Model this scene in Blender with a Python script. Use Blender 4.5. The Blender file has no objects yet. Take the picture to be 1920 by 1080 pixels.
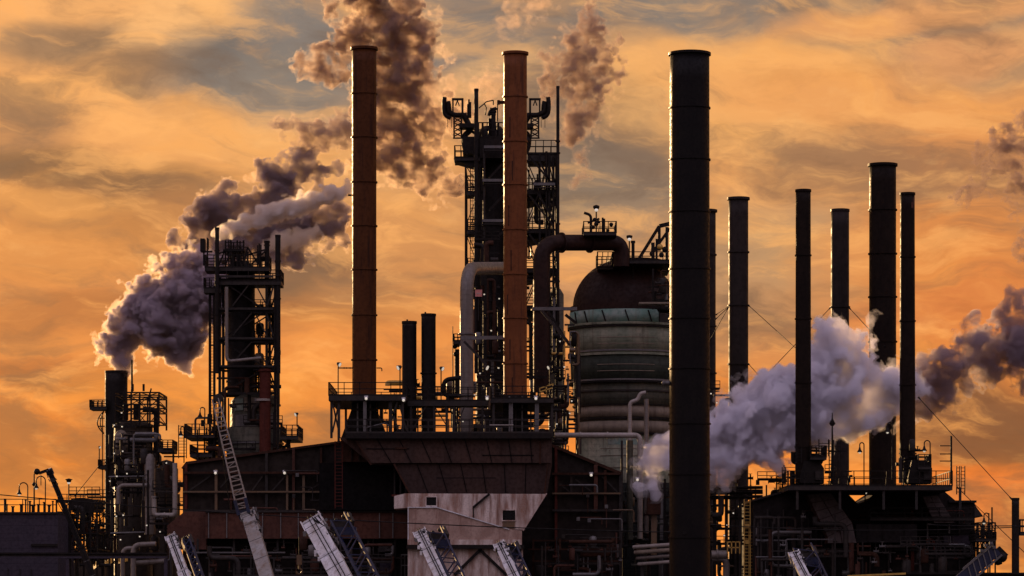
import bpy, math, random
import numpy as np
from mathutils import Vector, Matrix
R = math.radians
sc = bpy.context.scene
col = sc.collection
# ------------------------------------------------------------------ camera, exposure, sun, sky
CAMZ, HOR, S, D0 = 5.0, 1140.0, 15.0, 400.0        # eye height, photo row of the horizon, photo pixels per metre at 400 m
cam = bpy.data.cameras.new('camera'); camo = bpy.data.objects.new('camera', cam); col.objects.link(camo)
camo.location = (0, 0, CAMZ); camo.rotation_euler = (R(90), 0, 0)
cam.sensor_width = 36; cam.lens = 36*S*D0/1920
cam.shift_y = (HOR-540)/1920
cam.clip_end = 20000; cam.clip_start = 1
sc.camera = camo
sc.view_settings.view_transform = 'Standard'; sc.view_settings.look = 'None'
sc.view_settings.exposure = 0; sc.view_settings.gamma = 1; sc.view_settings.use_curve_mapping = False
sc.cycles.volume_bounces = 7; sc.cycles.max_bounces = 12; sc.cycles.transparent_max_bounces = 64
sc.cycles.diffuse_bounces = 3; sc.cycles.glossy_bounces = 3
SUN_AZ, SUN_EL = -27, 9                              # degrees left of the view axis, above the horizon
sd = Vector((math.sin(R(SUN_AZ))*math.cos(R(SUN_EL)), math.cos(R(SUN_AZ))*math.cos(R(SUN_EL)), math.sin(R(SUN_EL))))
sl = bpy.data.lights.new('sun', 'SUN'); slo = bpy.data.objects.new('sun', sl); col.objects.link(slo)
sl.energy = 5.0; sl.angle = R(0.6); sl.color = (1.0, 0.62, 0.28)
slo.rotation_euler = sd.to_track_quat('Z', 'Y').to_euler(); slo.location = (-300, 300, 300)

def lin(c):
    return tuple(((v/255)/12.92 if v/255 <= 0.04045 else (((v/255)+0.055)/1.055)**2.4) for v in c[:3])

class NT:
    """small helper to write node trees"""
    def __init__(s, tree): s.t = tree; s.n = tree.nodes; s.l = tree.links; s.n.clear()
    def put(s, node, sock, v):
        if v is None: return
        i = node.inputs[sock]
        if hasattr(v, 'is_output'): s.l.new(v, i)
        elif i.type == 'RGBA' and not hasattr(v, '__len__'): i.default_value = (v, v, v, 1)
        elif i.type == 'RGBA' and len(v) == 3: i.default_value = (*v, 1)
        else: i.default_value = v
    def m(s, op, a, b=None, c=None, clamp=False):
        n = s.n.new('ShaderNodeMath'); n.operation = op; n.use_clamp = clamp
        for k, v in enumerate((a, b, c)): s.put(n, k, v)
        return n.outputs[0]
    def vm(s, op, a, b=None, out=0):
        n = s.n.new('ShaderNodeVectorMath'); n.operation = op
        for k, v in enumerate((a, b)): s.put(n, k, v)
        return n.outputs[out]
    def xyz(s, x, y, z):
        n = s.n.new('ShaderNodeCombineXYZ')
        for k, v in enumerate((x, y, z)): s.put(n, k, v)
        return n.outputs[0]
    def mix(s, f, a, b, mode='MIX'):
        n = s.n.new('ShaderNodeMix'); n.data_type = 'RGBA'; n.blend_type = mode
        s.put(n, 0, f); s.put(n, 6, a); s.put(n, 7, b)
        return n.outputs[2]
    def noise(s, vec, scale, detail=4, rough=0.55, dist=0.0, col=False):
        n = s.n.new('ShaderNodeTexNoise'); s.put(n, 'Vector', vec); s.put(n, 'Scale', scale)
        s.put(n, 'Detail', detail); s.put(n, 'Roughness', rough); s.put(n, 'Distortion', dist)
        return n.outputs[1 if col else 0]
    def rng(s, v, a, b, c=0.0, d=1.0, smooth=True):
        n = s.n.new('ShaderNodeMapRange'); n.interpolation_type = 'SMOOTHSTEP' if smooth else 'LINEAR'
        for k, x in zip(('Value', 'From Min', 'From Max', 'To Min', 'To Max'), (v, a, b, c, d)): s.put(n, k, x)
        return n.outputs[0]
    def ramp(s, v, stops):
        n = s.n.new('ShaderNodeValToRGB'); e = n.color_ramp.elements
        while len(e) < len(stops): e.new(0.5)
        for k, (p, c) in enumerate(stops): e[k].position = p; e[k].color = (*c, 1)
        s.put(n, 0, v); return n.outputs[0]

def make_sky():
    w = bpy.data.worlds.new('World'); sc.world = w; w.use_nodes = True
    t = NT(w.node_tree)
    tc = t.n.new('ShaderNodeTexCoord')
    d = t.vm('NORMALIZE', tc.outputs['Generated'])
    sp = t.n.new('ShaderNodeSeparateXYZ'); t.l.new(d, sp.inputs[0])
    x, y, z = sp.outputs
    az = t.m('ARCTAN2', x, y)
    hyp = t.m('SQRT', t.m('ADD', t.m('MULTIPLY', x, x), t.m('MULTIPLY', y, y)))
    el = t.m('ARCTAN2', z, hyp)
    # bearing and elevation, scaled to sixths of a milliradian; clouds are laid out over the sky by bearing
    p = t.m('MULTIPLY_ADD', az, 6000.0, 960.0)
    q = t.m('MULTIPLY_ADD', el, -6000.0, 1140.0)
    base = t.xyz(p, q, 0.0)
    # turbulence that bends every cloud edge
    w1 = t.noise(t.vm('MULTIPLY', base, (1/420, 1/260, 1)), 1.0, 4, 0.5, 0.0, True)
    w2 = t.noise(t.vm('MULTIPLY', base, (1/140, 1/60, 1)), 1.0, 4, 0.55, 0.0, True)
    off = t.vm('ADD', t.vm('MULTIPLY', t.vm('SUBTRACT', w1, (.5, .5, .5)), (360, 200, 0)),
               t.vm('MULTIPLY', t.vm('SUBTRACT', w2, (.5, .5, .5)), (80, 36, 0)))
    pos = t.vm('ADD', base, off)
    sq = t.n.new('ShaderNodeSeparateXYZ'); t.l.new(pos, sq.inputs[0]); P, Q = sq.outputs[0], sq.outputs[1]
    qn = t.rng(Q, -200, 1200, 0, 1, False)
    def rq(v): return (v+200)/1400
    c = t.ramp(qn, [(rq(-150), lin((150, 128, 110))), (rq(60), lin((176, 144, 116))), (rq(230), lin((222, 162, 104))),
                    (rq(420), lin((222, 156, 96))), (rq(620), lin((220, 148, 86))), (rq(760), lin((222, 146, 78))),
                    (rq(880), lin((232, 150, 74))), (rq(960), lin((234, 160, 86))), (rq(1080), lin((232, 158, 90)))])
    # cloud masses: (column, row, half width, half height, colour, strength, tilt)
    masses = [
        (130, 195, 150, 26, (255, 196, 116), .9, .03), (60, 30, 200, 40, (248, 186, 118), .8, .1), (330, 215, 160, 30, (250, 188, 116), .7, .05), (60, 420, 160, 50, (240, 168, 98), .7, .1),
        (120, 930, 420, 60, (250, 164, 62), .9, .02), (180, 830, 420, 60, (232, 152, 70), .7, .03),
        (150, 30, 420, 70, (244, 182, 118), .85, -.12), (330, 60, 240, 60, (250, 192, 128), .8, -.25),
        (120, 190, 300, 60, (240, 176, 110), .8, .05), (90, 100, 110, 45, (150, 120, 98), .8, -.1),
        (470, 140, 190, 80, (126, 118, 114), .95, -.1), (590, 40, 150, 80, (142, 130, 122), .9, 0),
        (560, 190, 120, 70, (150, 136, 124), .7, 0),
        (300, 240, 260, 45, (242, 176, 108), .7, .05), (150, 335, 230, 52, (128, 94, 70), .85, .12),
        (60, 240, 120, 40, (176, 128, 92), .7, 0), (300, 425, 300, 45, (166, 116, 76), .7, .08), (110, 400, 160, 24, (226, 164, 96), .6, .1),
        (90, 480, 250, 60, (206, 144, 82), .6, 0), (610, 540, 140, 75, (128, 98, 80), .85, .2),
        (250, 600, 480, 42, (172, 114, 70), .7, .03), (200, 660, 300, 22, (218, 150, 86), .6, .04), (80, 715, 250, 34, (176, 112, 66), .7, .05),
        (330, 770, 300, 60, (226, 156, 78), .6, 0), (150, 860, 280, 60, (240, 150, 52), .75, .03), (70, 800, 200, 30, (205, 130, 66), .6, .05),
        (880, 60, 240, 90, (136, 126, 120), .95, 0), (1130, 50, 260, 100, (140, 126, 116), .95, 0),
        (880, 160, 110, 30, (226, 180, 130), .6, -.2), (1010, 260, 120, 120, (150, 130, 112), .7, 0),
        (820, 460, 130, 110, (196, 146, 100), .5, 0), (760, 560, 160, 60, (210, 150, 96), .6, 0), 
        (1130, 330, 170, 110, (146, 128, 112), .9, 0), (620, 330, 200, 70, (222, 168, 112), .6, .1), (1090, 520, 160, 60, (196, 156, 122), .6, 0), (1190, 200, 70, 60, (226, 172, 112), .8, .2), (1160, 440, 160, 50, (172, 142, 116), .6, 0),
        (1400, 160, 260, 60, (250, 184, 112), .9, .12), (1370, 275, 120, 50, (252, 186, 110), .8, .1), (1840, 220, 160, 40, (244, 170, 98), .7, .1), (1560, 70, 230, 40, (146, 124, 108), .85, .08), (1700, 40, 260, 34, (240, 172, 110), .85, -.22),
        (1860, 90, 180, 40, (236, 168, 110), .8, -.15), (1330, 60, 150, 50, (150, 134, 122), .8, .1),
        (1700, 190, 330, 50, (232, 162, 98), .7, .05), (1830, 290, 220, 60, (224, 150, 88), .6, 0),
        (1440, 330, 160, 60, (228, 162, 100), .7, .15), (1440, 470, 190, 110, (186, 152, 118), .85, 0), (1500, 620, 200, 80, (206, 150, 104), .6, 0),
        (1790, 480, 240, 100, (222, 146, 82), .7, 0), (1800, 620, 260, 60, (212, 132, 78), .7, 0),
        (1820, 800, 240, 85, (132, 96, 76), .9, .05), (1860, 900, 180, 26, (232, 140, 70), .8, .03), (1880, 960, 200, 60, (226, 142, 84), .8, .03),
        (1330, 560, 150, 90, (196, 152, 114), .6, 0),
    ]
    for (cx, cy, rx, ry, cc, st, tilt) in masses:
        dx = t.m('SUBTRACT', P, float(cx)); dy = t.m('SUBTRACT', Q, float(cy))
        dy = t.m('MULTIPLY_ADD', dx, -float(tilt), dy)
        r2 = t.m('ADD', t.m('POWER', t.m('ABSOLUTE', t.m('DIVIDE', dx, rx*1.4)), 2.0), t.m('POWER', t.m('ABSOLUTE', t.m('DIVIDE', dy, ry*1.4)), 2.0))
        c = t.mix(t.rng(r2, 1.0, 0.05, 0.0, st), c, lin(cc))
    # streaky high cloud and fine mottling everywhere
    rot = t.xyz(t.m('MULTIPLY_ADD', Q, 0.7, P), t.m('MULTIPLY_ADD', P, -0.16, Q), 0.0)
    s1 = t.noise(t.vm('MULTIPLY', rot, (1/300, 1/85, 1)), 1.0, 8, 0.62, 0.25)
    s3 = t.noise(t.vm('ADD', t.vm('MULTIPLY', rot, (1/520, 1/190, 1)), (7.3, 2.1, 0)), 1.0, 6, 0.6, 0.4)
    s2 = t.noise(t.vm('MULTIPLY', base, (1/150, 1/60, 1)), 1.0, 7, 0.62, 0.3)
    c = t.mix(t.rng(s3, 0.52, 0.36, 0.0, 0.68), c, t.mix(0.85, c, lin((124, 100, 86))))
    c = t.mix(t.rng(s3, 0.53, 0.70, 0.0, 0.55), c, t.mix(0.75, c, lin((255, 182, 100))))
    c = t.mix(t.rng(s1, 0.49, 0.66, 0.0, 0.68), c, t.mix(0.72, c, lin((255, 190, 118))))
    c = t.mix(t.rng(s1, 0.48, 0.30, 0.0, 0.45), c, t.mix(0.75, c, lin((126, 98, 80))))
    c = t.mix(t.rng(s2, 0.50, 0.34, 0.0, 0.22), c, t.mix(1.0, c, (.62, .58, .6), 'MULTIPLY'))
    c = t.mix(t.rng(s2, 0.54, 0.74, 0.0, 0.36), c, t.mix(0.6, c, lin((255, 200, 132))))
    c = t.mix(t.rng(Q, 250.0, 950.0, 0.0, 1.0), c, t.mix(1.0, c, (1.09, .95, .74), 'MULTIPLY'))
    c = t.mix(t.rng(P, 500.0, -100.0, 0.0, .5), c, t.mix(1.0, c, (1.10, .97, .76), 'MULTIPLY'))
    gm = t.n.new('ShaderNodeGamma'); t.put(gm, 0, c); t.put(gm, 1, 1.18)
    c = t.mix(1.0, gm.outputs[0], (1.14, 1.155, 1.14), 'MULTIPLY')
    # the half of the sky away from the sunset is a dimmer, cooler overcast; the part round the sun glows
    dot = t.vm('DOT_PRODUCT', d, tuple(sd), 1)
    back = t.ramp(t.rng(el, -0.1, 1.4, 0, 1, False), [(0.0, lin((132, 102, 88))), (0.16, lin((160, 138, 142))), (0.4, lin((232, 214, 240))), (1.0, lin((206, 198, 232)))])
    up = t.ramp(t.rng(el, 0.0, 1.5, 0, 1, False), [(0.0, (1, 1, 1)), (0.25, (.8, .82, .9)), (1.0, (.5, .56, .72))])
    c = t.mix(1.0, c, up, 'MULTIPLY')
    c = t.mix(t.rng(y, 0.55, -0.25, 0.0, 1.0), c, back)
    c = t.mix(t.rng(dot, 0.972, 1.0, 0.0, 0.9), c, (2.4, 1.25, 0.42))
    ns = t.n.new('ShaderNodeTexSky'); ns.sky_type = 'NISHITA'; ns.sun_disc = False
    ns.sun_elevation = R(SUN_EL); ns.sun_rotation = R(SUN_AZ % 360); ns.dust_density = 3
    c10 = t.mix(1.0, c, (10, 10, 10), 'MULTIPLY')
    fin = t.mix(0.97, ns.outputs[0], c10)
    bg = t.n.new('ShaderNodeBackground'); t.put(bg, 'Color', fin); t.put(bg, 'Strength', 0.1)
    o = t.n.new('ShaderNodeOutputWorld'); t.l.new(bg.outputs[0], o.inputs[0])
make_sky()
sc.world.cycles.sampling_method = 'MANUAL'; sc.world.cycles.sample_map_resolution = 512
# ------------------------------------------------------------------ helpers
def PX(px, Y): return (px-960)/S*Y/D0
def PZ(py, Y): return CAMZ + (HOR-py)/S*Y/D0
def PW(n, Y): return n/S*Y/D0
def PT(px, py, Y): return Vector((PX(px, Y), Y, PZ(py, Y)))

class MB:
    """collects shapes, then links them as one mesh object"""
    def __init__(s): s.v = []; s.f = []; s.sm = []
    def add(s, vs, fs, smooth=False):
        b = len(s.v); s.v += [tuple(v) for v in vs]
        s.f += [tuple(i+b for i in f) for f in fs]; s.sm += [smooth]*len(fs); return s
    def box(s, x0, x1, y0, y1, z0, z1):
        if x0 > x1: x0, x1 = x1, x0
        if z0 > z1: z0, z1 = z1, z0
        return s.add([(x0,y0,z0),(x1,y0,z0),(x1,y1,z0),(x0,y1,z0),(x0,y0,z1),(x1,y0,z1),(x1,y1,z1),(x0,y1,z1)],
                     [(0,3,2,1),(4,5,6,7),(0,1,5,4),(1,2,6,5),(2,3,7,6),(3,0,4,7)])
    def bar(s, p, q, w, h=None):
        p, q = Vector(p), Vector(q); h = h or w; d = (q-p)
        if d.length < 1e-6: return s
        d.normalize(); u = d.cross(Vector((0,0,1)))
        if u.length < 1e-3: u = Vector((1,0,0))
        u.normalize(); n = u.cross(d)
        vs = [c + u*a*w/2 + n*b*h/2 for c in (p, q) for a, b in ((-1,-1),(1,-1),(1,1),(-1,1))]
        return s.add(vs, [(0,3,2,1),(4,5,6,7),(0,1,5,4),(1,2,6,5),(2,3,7,6),(3,0,4,7)])
    def tube(s, pts, r, n=10, caps=True):
        pts = [Vector(p) for p in pts]; rs = r if hasattr(r, '__len__') else [r]*len(pts)
        vs = []; fs = []; u = None
        for i, p in enumerate(pts):
            a = pts[max(i-1, 0)]; b = pts[min(i+1, len(pts)-1)]; d = (b-a).normalized()
            if u is None:
                u = d.cross(Vector((0,1,0)))
                if u.length < 1e-3: u = d.cross(Vector((1,0,0)))
            u = (u - d*u.dot(d)).normalized(); w = d.cross(u)
            for k in range(n):
                t = 2*math.pi*k/n; vs.append(p + (u*math.cos(t)+w*math.sin(t))*rs[i])
        for i in range(len(pts)-1):
            for k in range(n):
                k2 = (k+1) % n; fs.append((i*n+k, i*n+k2, (i+1)*n+k2, (i+1)*n+k))
        s.add(vs, fs, True)
        if caps: s.add(vs[:n], [tuple(range(n))[::-1]]); s.add(vs[-n:], [tuple(range(n))])
        return s
    def cyl(s, p, q, r0, r1=None, n=16): return s.tube([p, q], [r0, r0 if r1 is None else r1], n)
    def lathe(s, cx, cy, prof, n=40, smooth=True, closed=False):
        vs = []; fs = []
        for (r, z) in prof:
            for k in range(n):
                t = 2*math.pi*k/n; vs.append((cx+r*math.cos(t), cy+r*math.sin(t), z))
        m = len(prof)
        for i in range(m if closed else m-1):
            j = (i+1) % m
            for k in range(n):
                k2 = (k+1) % n; fs.append((i*n+k, i*n+k2, j*n+k2, j*n+k))
        return s.add(vs, fs, smooth)
    def hoop(s, cx, cy, r0, r1, z0, z1, n=40):
        return s.lathe(cx, cy, [(r0,z0),(r1,z0),(r1,z1),(r0,z1)], n, False, True)
    def prism(s, poly, y0, y1):
        n = len(poly); a = sum(poly[i][0]*poly[(i+1)%n][1]-poly[(i+1)%n][0]*poly[i][1] for i in range(n))
        if a < 0: poly = poly[::-1]
        vs = [(x,y0,z) for x,z in poly]+[(x,y1,z) for x,z in poly]
        fs = [tuple(range(n)), tuple(range(2*n-1, n-1, -1))]+[(i, i+n, (i+1)%n+n, (i+1)%n) for i in range(n)]
        return s.add(vs, fs)
    def ball(s, c, r, n=10, sz=1.0):
        c = Vector(c); prof = [(r*math.sin(math.pi*i/n)+1e-4, c.z - r*sz*math.cos(math.pi*i/n)) for i in range(n+1)]
        return s.lathe(c.x, c.y, prof, n*2)
    def railing(s, pts, h=1.1, t=.09, step=1.6, toe=True):
        for a, b in zip(pts[:-1], pts[1:]):
            a, b = Vector(a), Vector(b); up = Vector((0,0,1)); k = max(1, round((b-a).length/step))
            for f in (1.0, .52): s.bar(a+up*h*f, b+up*h*f, t)
            if toe: s.bar(a+up*.1, b+up*.1, t*.5, .2)
            for i in range(k+1):
                p = a+(b-a)*i/k; s.bar(p, p+up*(h+t/2), t)
        return s
    def ladder(s, p, h, w=.5, t=.07, axis=(1,0,0), cage=False):
        p = Vector(p); ax = Vector(axis)
        for e in (-1, 1): s.bar(p+ax*w/2*e, p+ax*w/2*e+Vector((0,0,h)), t)
        for i in range(int(h/.42)): s.bar(p-ax*w/2+Vector((0,0,.3+i*.42)), p+ax*w/2+Vector((0,0,.3+i*.42)), t*.6)
        if cage:
            nrm = Vector((-ax.y, ax.x, 0)); nrm = nrm if nrm.y < 0 or abs(nrm.y) < .1 else -nrm
            for i in range(int((h-2.2)/1.1)+1):
                z = 2.2+i*1.1; c = p+Vector((0,0,z))
                s.tube([c+ax*(.42*math.cos(a))+nrm*(.8*math.sin(a)) for a in [math.pi*k/8 for k in range(9)]], .035, 4)
            for a in (.25, .5, .75):
                o = ax*(.42*math.cos(math.pi*a))+nrm*(.8*math.sin(math.pi*a)); s.bar(p+o+Vector((0,0,2.2)), p+o+Vector((0,0,h)), .05)
        return s
    def build(s, name, mat, parent=None):
        o = Vector((0,0,0)); p = parent
        if parent is not None:
            while p.parent is not None: p = p.parent
            o = Vector(p.location)
        me = bpy.data.meshes.new(name)
        me.from_pydata([(v[0]-o.x, v[1]-o.y, v[2]-o.z) for v in s.v], [], s.f)
        me.polygons.foreach_set('use_smooth', s.sm); me.update()
        ob = bpy.data.objects.new(name, me); col.objects.link(ob)
        me.materials.append(mat); ob.parent = parent
        return ob

def rounded(pts, r, n=7):
    """a path whose corners are swept bends"""
    pts = [Vector(p) for p in pts]; out = [pts[0]]
    for i in range(1, len(pts)-1):
        a, b, c = pts[i-1], pts[i], pts[i+1]
        d0 = (a-b); d1 = (c-b); l = min(r, d0.length*.49, d1.length*.49); d0.normalize(); d1.normalize()
        p0, p1 = b+d0*l, b+d1*l
        for k in range(n+1):
            t = k/n; out.append(p0*(1-t)**2+b*2*t*(1-t)+p1*t*t)
    return out+[pts[-1]]

def thing(name, label, cat, loc, group=None):
    o = bpy.data.objects.new(name, None); col.objects.link(o); o.location = loc; o.empty_display_size = .5
    o['label'] = label; o['category'] = cat
    if group: o['group'] = group
    return o
def tag(o, label, cat, group=None, kind=None):
    o['label'] = label; o['category'] = cat
    if group: o['group'] = group
    if kind: o['kind'] = kind
    return o

# ------------------------------------------------------------------ materials
MATS = {}
def mat(name, c0, c1, c2=None, rough=.75, metal=0.0, scale=.35, streak=True, seams=None, bump=.25, dirt=.5, k=.42, spec=.14, stretch=False):
    """weathered steel or cladding: two tones mixed by noise, run-down streaks of a third tone, optional plate or band seams (metres)"""
    c0, c1 = tuple(v*k for v in c0), tuple(v*k for v in c1); c2 = tuple(v*k for v in c2) if c2 else None
    m = bpy.data.materials.new(name); m.use_nodes = True; t = NT(m.node_tree)
    g = t.n.new('ShaderNodeNewGeometry').outputs['Position']
    n1 = t.noise(t.vm('MULTIPLY', g, (1,1,.22)) if stretch else g, scale, 7, .62)
    n3 = t.noise(g, scale*7, 4, .6)
    c = t.mix(t.rng(n1, .36, .64), c0, c1)
    c = t.mix(t.rng(n3, .42, .7, 0, .55), c, tuple(v*.55 for v in c0))
    if streak:
        n2 = t.noise(t.vm('MULTIPLY', g, (1.6, 1.6, .11)), 1.0, 5, .65)
        c = t.mix(t.rng(n2, .5, .72, 0, dirt), c, c2 or tuple(v*.4 for v in c0))
    hgt = t.m('MULTIPLY_ADD', n3, .6, t.m('MULTIPLY', n1, .4))
    if seams:
        sx = t.n.new('ShaderNodeSeparateXYZ'); t.l.new(g, sx.inputs[0])
        zf = t.m('FRACT', t.m('DIVIDE', t.m('ADD', sx.outputs[2], 50.0), seams))
        line = t.rng(zf, .0, .07, 1, 0)
        c = t.mix(t.m('MULTIPLY', line, .6), c, tuple(v*.3 for v in c0))
        hgt = t.m('SUBTRACT', hgt, t.m('MULTIPLY', line, .8))
    b = t.n.new('ShaderNodeBsdfPrincipled')
    t.put(b, 'Base Color', c); t.put(b, 'Metallic', metal); t.put(b, 'Specular IOR Level', spec)
    t.put(b, 'Roughness', t.rng(n3, .3, .7, max(.1, rough-.15), min(1, rough+.15)))
    bp = t.n.new('ShaderNodeBump'); t.put(bp, 'Strength', bump); t.put(bp, 'Distance', .06); t.put(bp, 'Height', hgt)
    t.l.new(bp.outputs[0], b.inputs['Normal'])
    o = t.n.new('ShaderNodeOutputMaterial'); t.l.new(b.outputs[0], o.inputs[0])
    MATS[name] = m; return m
M = MATS
mat('black_steel', (.022,.017,.015), (.034,.024,.019), (.05,.024,.012), rough=.6)
mat('dark_steel', (.05,.043,.04), (.07,.055,.046), (.07,.035,.02), rough=.6, k=.55)
mat('grey_steel', (.15,.14,.14), (.2,.18,.17), (.12,.07,.045), rough=.38, k=.6, spec=.5)
mat('rust_dark', (.06,.026,.016), (.09,.036,.02), (.03,.014,.01), rough=.8, k=.6)
mat('rust_siding', (.095,.04,.028), (.13,.052,.034), (.05,.022,.016), rough=.8, k=.75)
mat('hip_cladding', (.105,.062,.05), (.15,.08,.058), (.06,.03,.022), rough=.75, k=.42, stretch=True, dirt=.8)
mat('stack_brown', (.145,.047,.014), (.18,.06,.018), (.05,.02,.012), rough=.48, scale=.35, k=.5, dirt=.9, spec=.08)
mat('stack_red', (.36,.115,.038), (.28,.088,.03), (.11,.04,.022), rough=.48, scale=.35, k=.5, dirt=.85, spec=.09)
mat('stack_charcoal', (.030,.024,.024), (.046,.036,.032), (.016,.013,.013), rough=.48, scale=.5, k=.2, spec=.10)
mat('stack_umber', (.034,.023,.018), (.048,.031,.023), (.02,.014,.012), rough=.5, scale=.3, k=.36, spec=.05)
mat('stack_ash', (.06,.048,.044), (.085,.066,.058), (.03,.022,.02), rough=.5, scale=.2, k=.42, spec=.05)
mat('grey_cladding', (.36,.29,.24), (.30,.25,.21), (.16,.11,.08), rough=.42, seams=.62, scale=.3, k=.5, spec=.5, dirt=.7)
mat('pale_cladding', (.42,.36,.31), (.34,.29,.25), (.17,.12,.09), rough=.4, seams=.5, scale=.5, k=.8, spec=.5)
mat('vessel_green', (.105,.118,.082), (.18,.165,.115), (.05,.043,.03), rough=.6, scale=.22, seams=.8, k=1.6, dirt=.8, stretch=True)
mat('vessel_teal', (.10,.18,.145), (.19,.21,.18), (.10,.08,.05), rough=.55, scale=.25, k=1.4)
mat('vessel_dark', (.065,.066,.05), (.10,.088,.062), (.035,.028,.02), rough=.6, scale=.3, seams=1.2, k=1.05)
mat('vessel_beige', (.27,.215,.16), (.19,.15,.11), (.085,.06,.045), rough=.6, scale=.3, k=.95, stretch=True, dirt=.8)
mat('dome_rust', (.05,.022,.016), (.075,.03,.02), (.03,.015,.012), rough=.6, scale=.3)
mat('white_paint', (.70,.69,.71), (.52,.49,.48), (.22,.16,.12), rough=.4, scale=.5, dirt=.75, k=1, spec=.5)
mat('blue_paint', (.009,.014,.05), (.007,.011,.035), (.012,.012,.018), rough=.4, k=1, spec=.4)
mat('rusty_white', (.60,.50,.44), (.27,.15,.105), (.19,.085,.055), rough=.65, scale=.9, dirt=.9, k=1.05, stretch=True)
mat('rusty_pink', (.42,.29,.23), (.30,.19,.145), (.21,.10,.07), rough=.65, scale=.6, dirt=.7, k=1.0)
mat('wall_mauve', (.055,.045,.06), (.065,.05,.065), (.04,.033,.042), rough=.8, seams=.9, k=.75)
mat('ochre_steel', (.20,.115,.05), (.15,.08,.035), (.08,.04,.02), rough=.4, k=.65, spec=.5)
mat('yellow_paint_and_sun', (.62,.36,.06), (.5,.28,.05), (.2,.1,.03), rough=.45, k=1, spec=.5)  # also the sunlight colour of the left panels and low roof edge
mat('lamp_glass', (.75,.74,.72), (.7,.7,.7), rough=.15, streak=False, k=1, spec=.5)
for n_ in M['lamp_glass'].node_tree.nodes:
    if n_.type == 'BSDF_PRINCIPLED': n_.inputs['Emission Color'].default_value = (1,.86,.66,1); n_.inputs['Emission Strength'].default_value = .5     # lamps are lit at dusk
mat('sign_pink', (.8,.30,.25), (.75,.28,.24), rough=.5, streak=False, k=1, spec=.5)
mat('red_oxide', (.10,.022,.014), (.13,.03,.018), (.05,.014,.01), rough=.7, k=.7)
mat('soil', (.06,.05,.042), (.09,.075,.06), rough=.95, streak=False, scale=.05)
mat('window_dark', (.012,.012,.014), (.018,.017,.018), rough=.3, streak=False)
mat('rope', (.02,.018,.018), (.025,.02,.02), rough=.6, streak=False)
mat('column_brown', (.05,.036,.026), (.075,.052,.034), (.03,.02,.015), rough=.6, scale=.25, k=.7, stretch=True)
mat('seam_and_shade', (.010,.008,.008), (.016,.012,.011), rough=.95)  # near-black for panel seams and for the shade in the duct recess
# ------------------------------------------------------------------ ground
g = MB().add([(-6000,-300,0),(6000,-300,0),(6000,12000,0),(-6000,12000,0)], [(0,1,2,3)]).build('ground', M['soil']); g['kind'] = 'structure'

# ------------------------------------------------------------------ smoke and steam: closed turbulent surfaces filled with an even volume
import openvdb
def smoke_mat(name, dens, color, aniso=.35, ragged=None, scale=.5):
    """an even or a ragged volume; a faint share of scattering surface carries the outermost droplets"""
    m = bpy.data.materials.new(name); m.use_nodes = True; t = NT(m.node_tree)
    v = t.n.new('ShaderNodeVolumePrincipled'); t.put(v, 'Color', color); t.put(v, 'Density', dens); t.put(v, 'Anisotropy', aniso)
    if ragged:
        g = t.n.new('ShaderNodeNewGeometry').outputs['Position']
        n = t.noise(t.vm('MULTIPLY', g, (1, .8, 1.15)), scale, 5, .62, .6)
        t.put(v, 'Density', t.rng(n, ragged[0], ragged[1], 0.0, dens)); m.cycles.volume_step_rate = .14
    else: m.cycles.homogeneous_volume = True
    tr = t.n.new('ShaderNodeBsdfTransparent'); df = t.n.new('ShaderNodeBsdfTranslucent'); t.put(df, 'Color', color)
    mx = t.n.new('ShaderNodeMixShader'); t.put(mx, 0, .002)
    t.l.new(tr.outputs[0], mx.inputs[1]); t.l.new(df.outputs[0], mx.inputs[2])
    o = t.n.new('ShaderNodeOutputMaterial'); t.l.new(mx.outputs[0], o.inputs[0]); t.l.new(v.outputs[0], o.inputs['Volume'])
    MATS[name] = m; return m

def bandnoise(shape, res, wl, rng, aspect=(1,1,1)):
    n = rng.standard_normal(shape).astype(np.float32); F = np.fft.rfftn(n)
    fx = np.fft.fftfreq(shape[0], res)[:,None,None]*aspect[0]; fy = np.fft.fftfreq(shape[1], res)[None,:,None]*aspect[1]; fz = np.fft.rfftfreq(shape[2], res)[None,None,:]*aspect[2]
    k = np.sqrt(fx*fx+fy*fy+fz*fz)+1e-6
    F *= np.exp(-(np.log(k*wl)/.45)**2).astype(np.float32)
    n = np.fft.irfftn(F, s=shape).astype(np.float32); return n/n.std()

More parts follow.
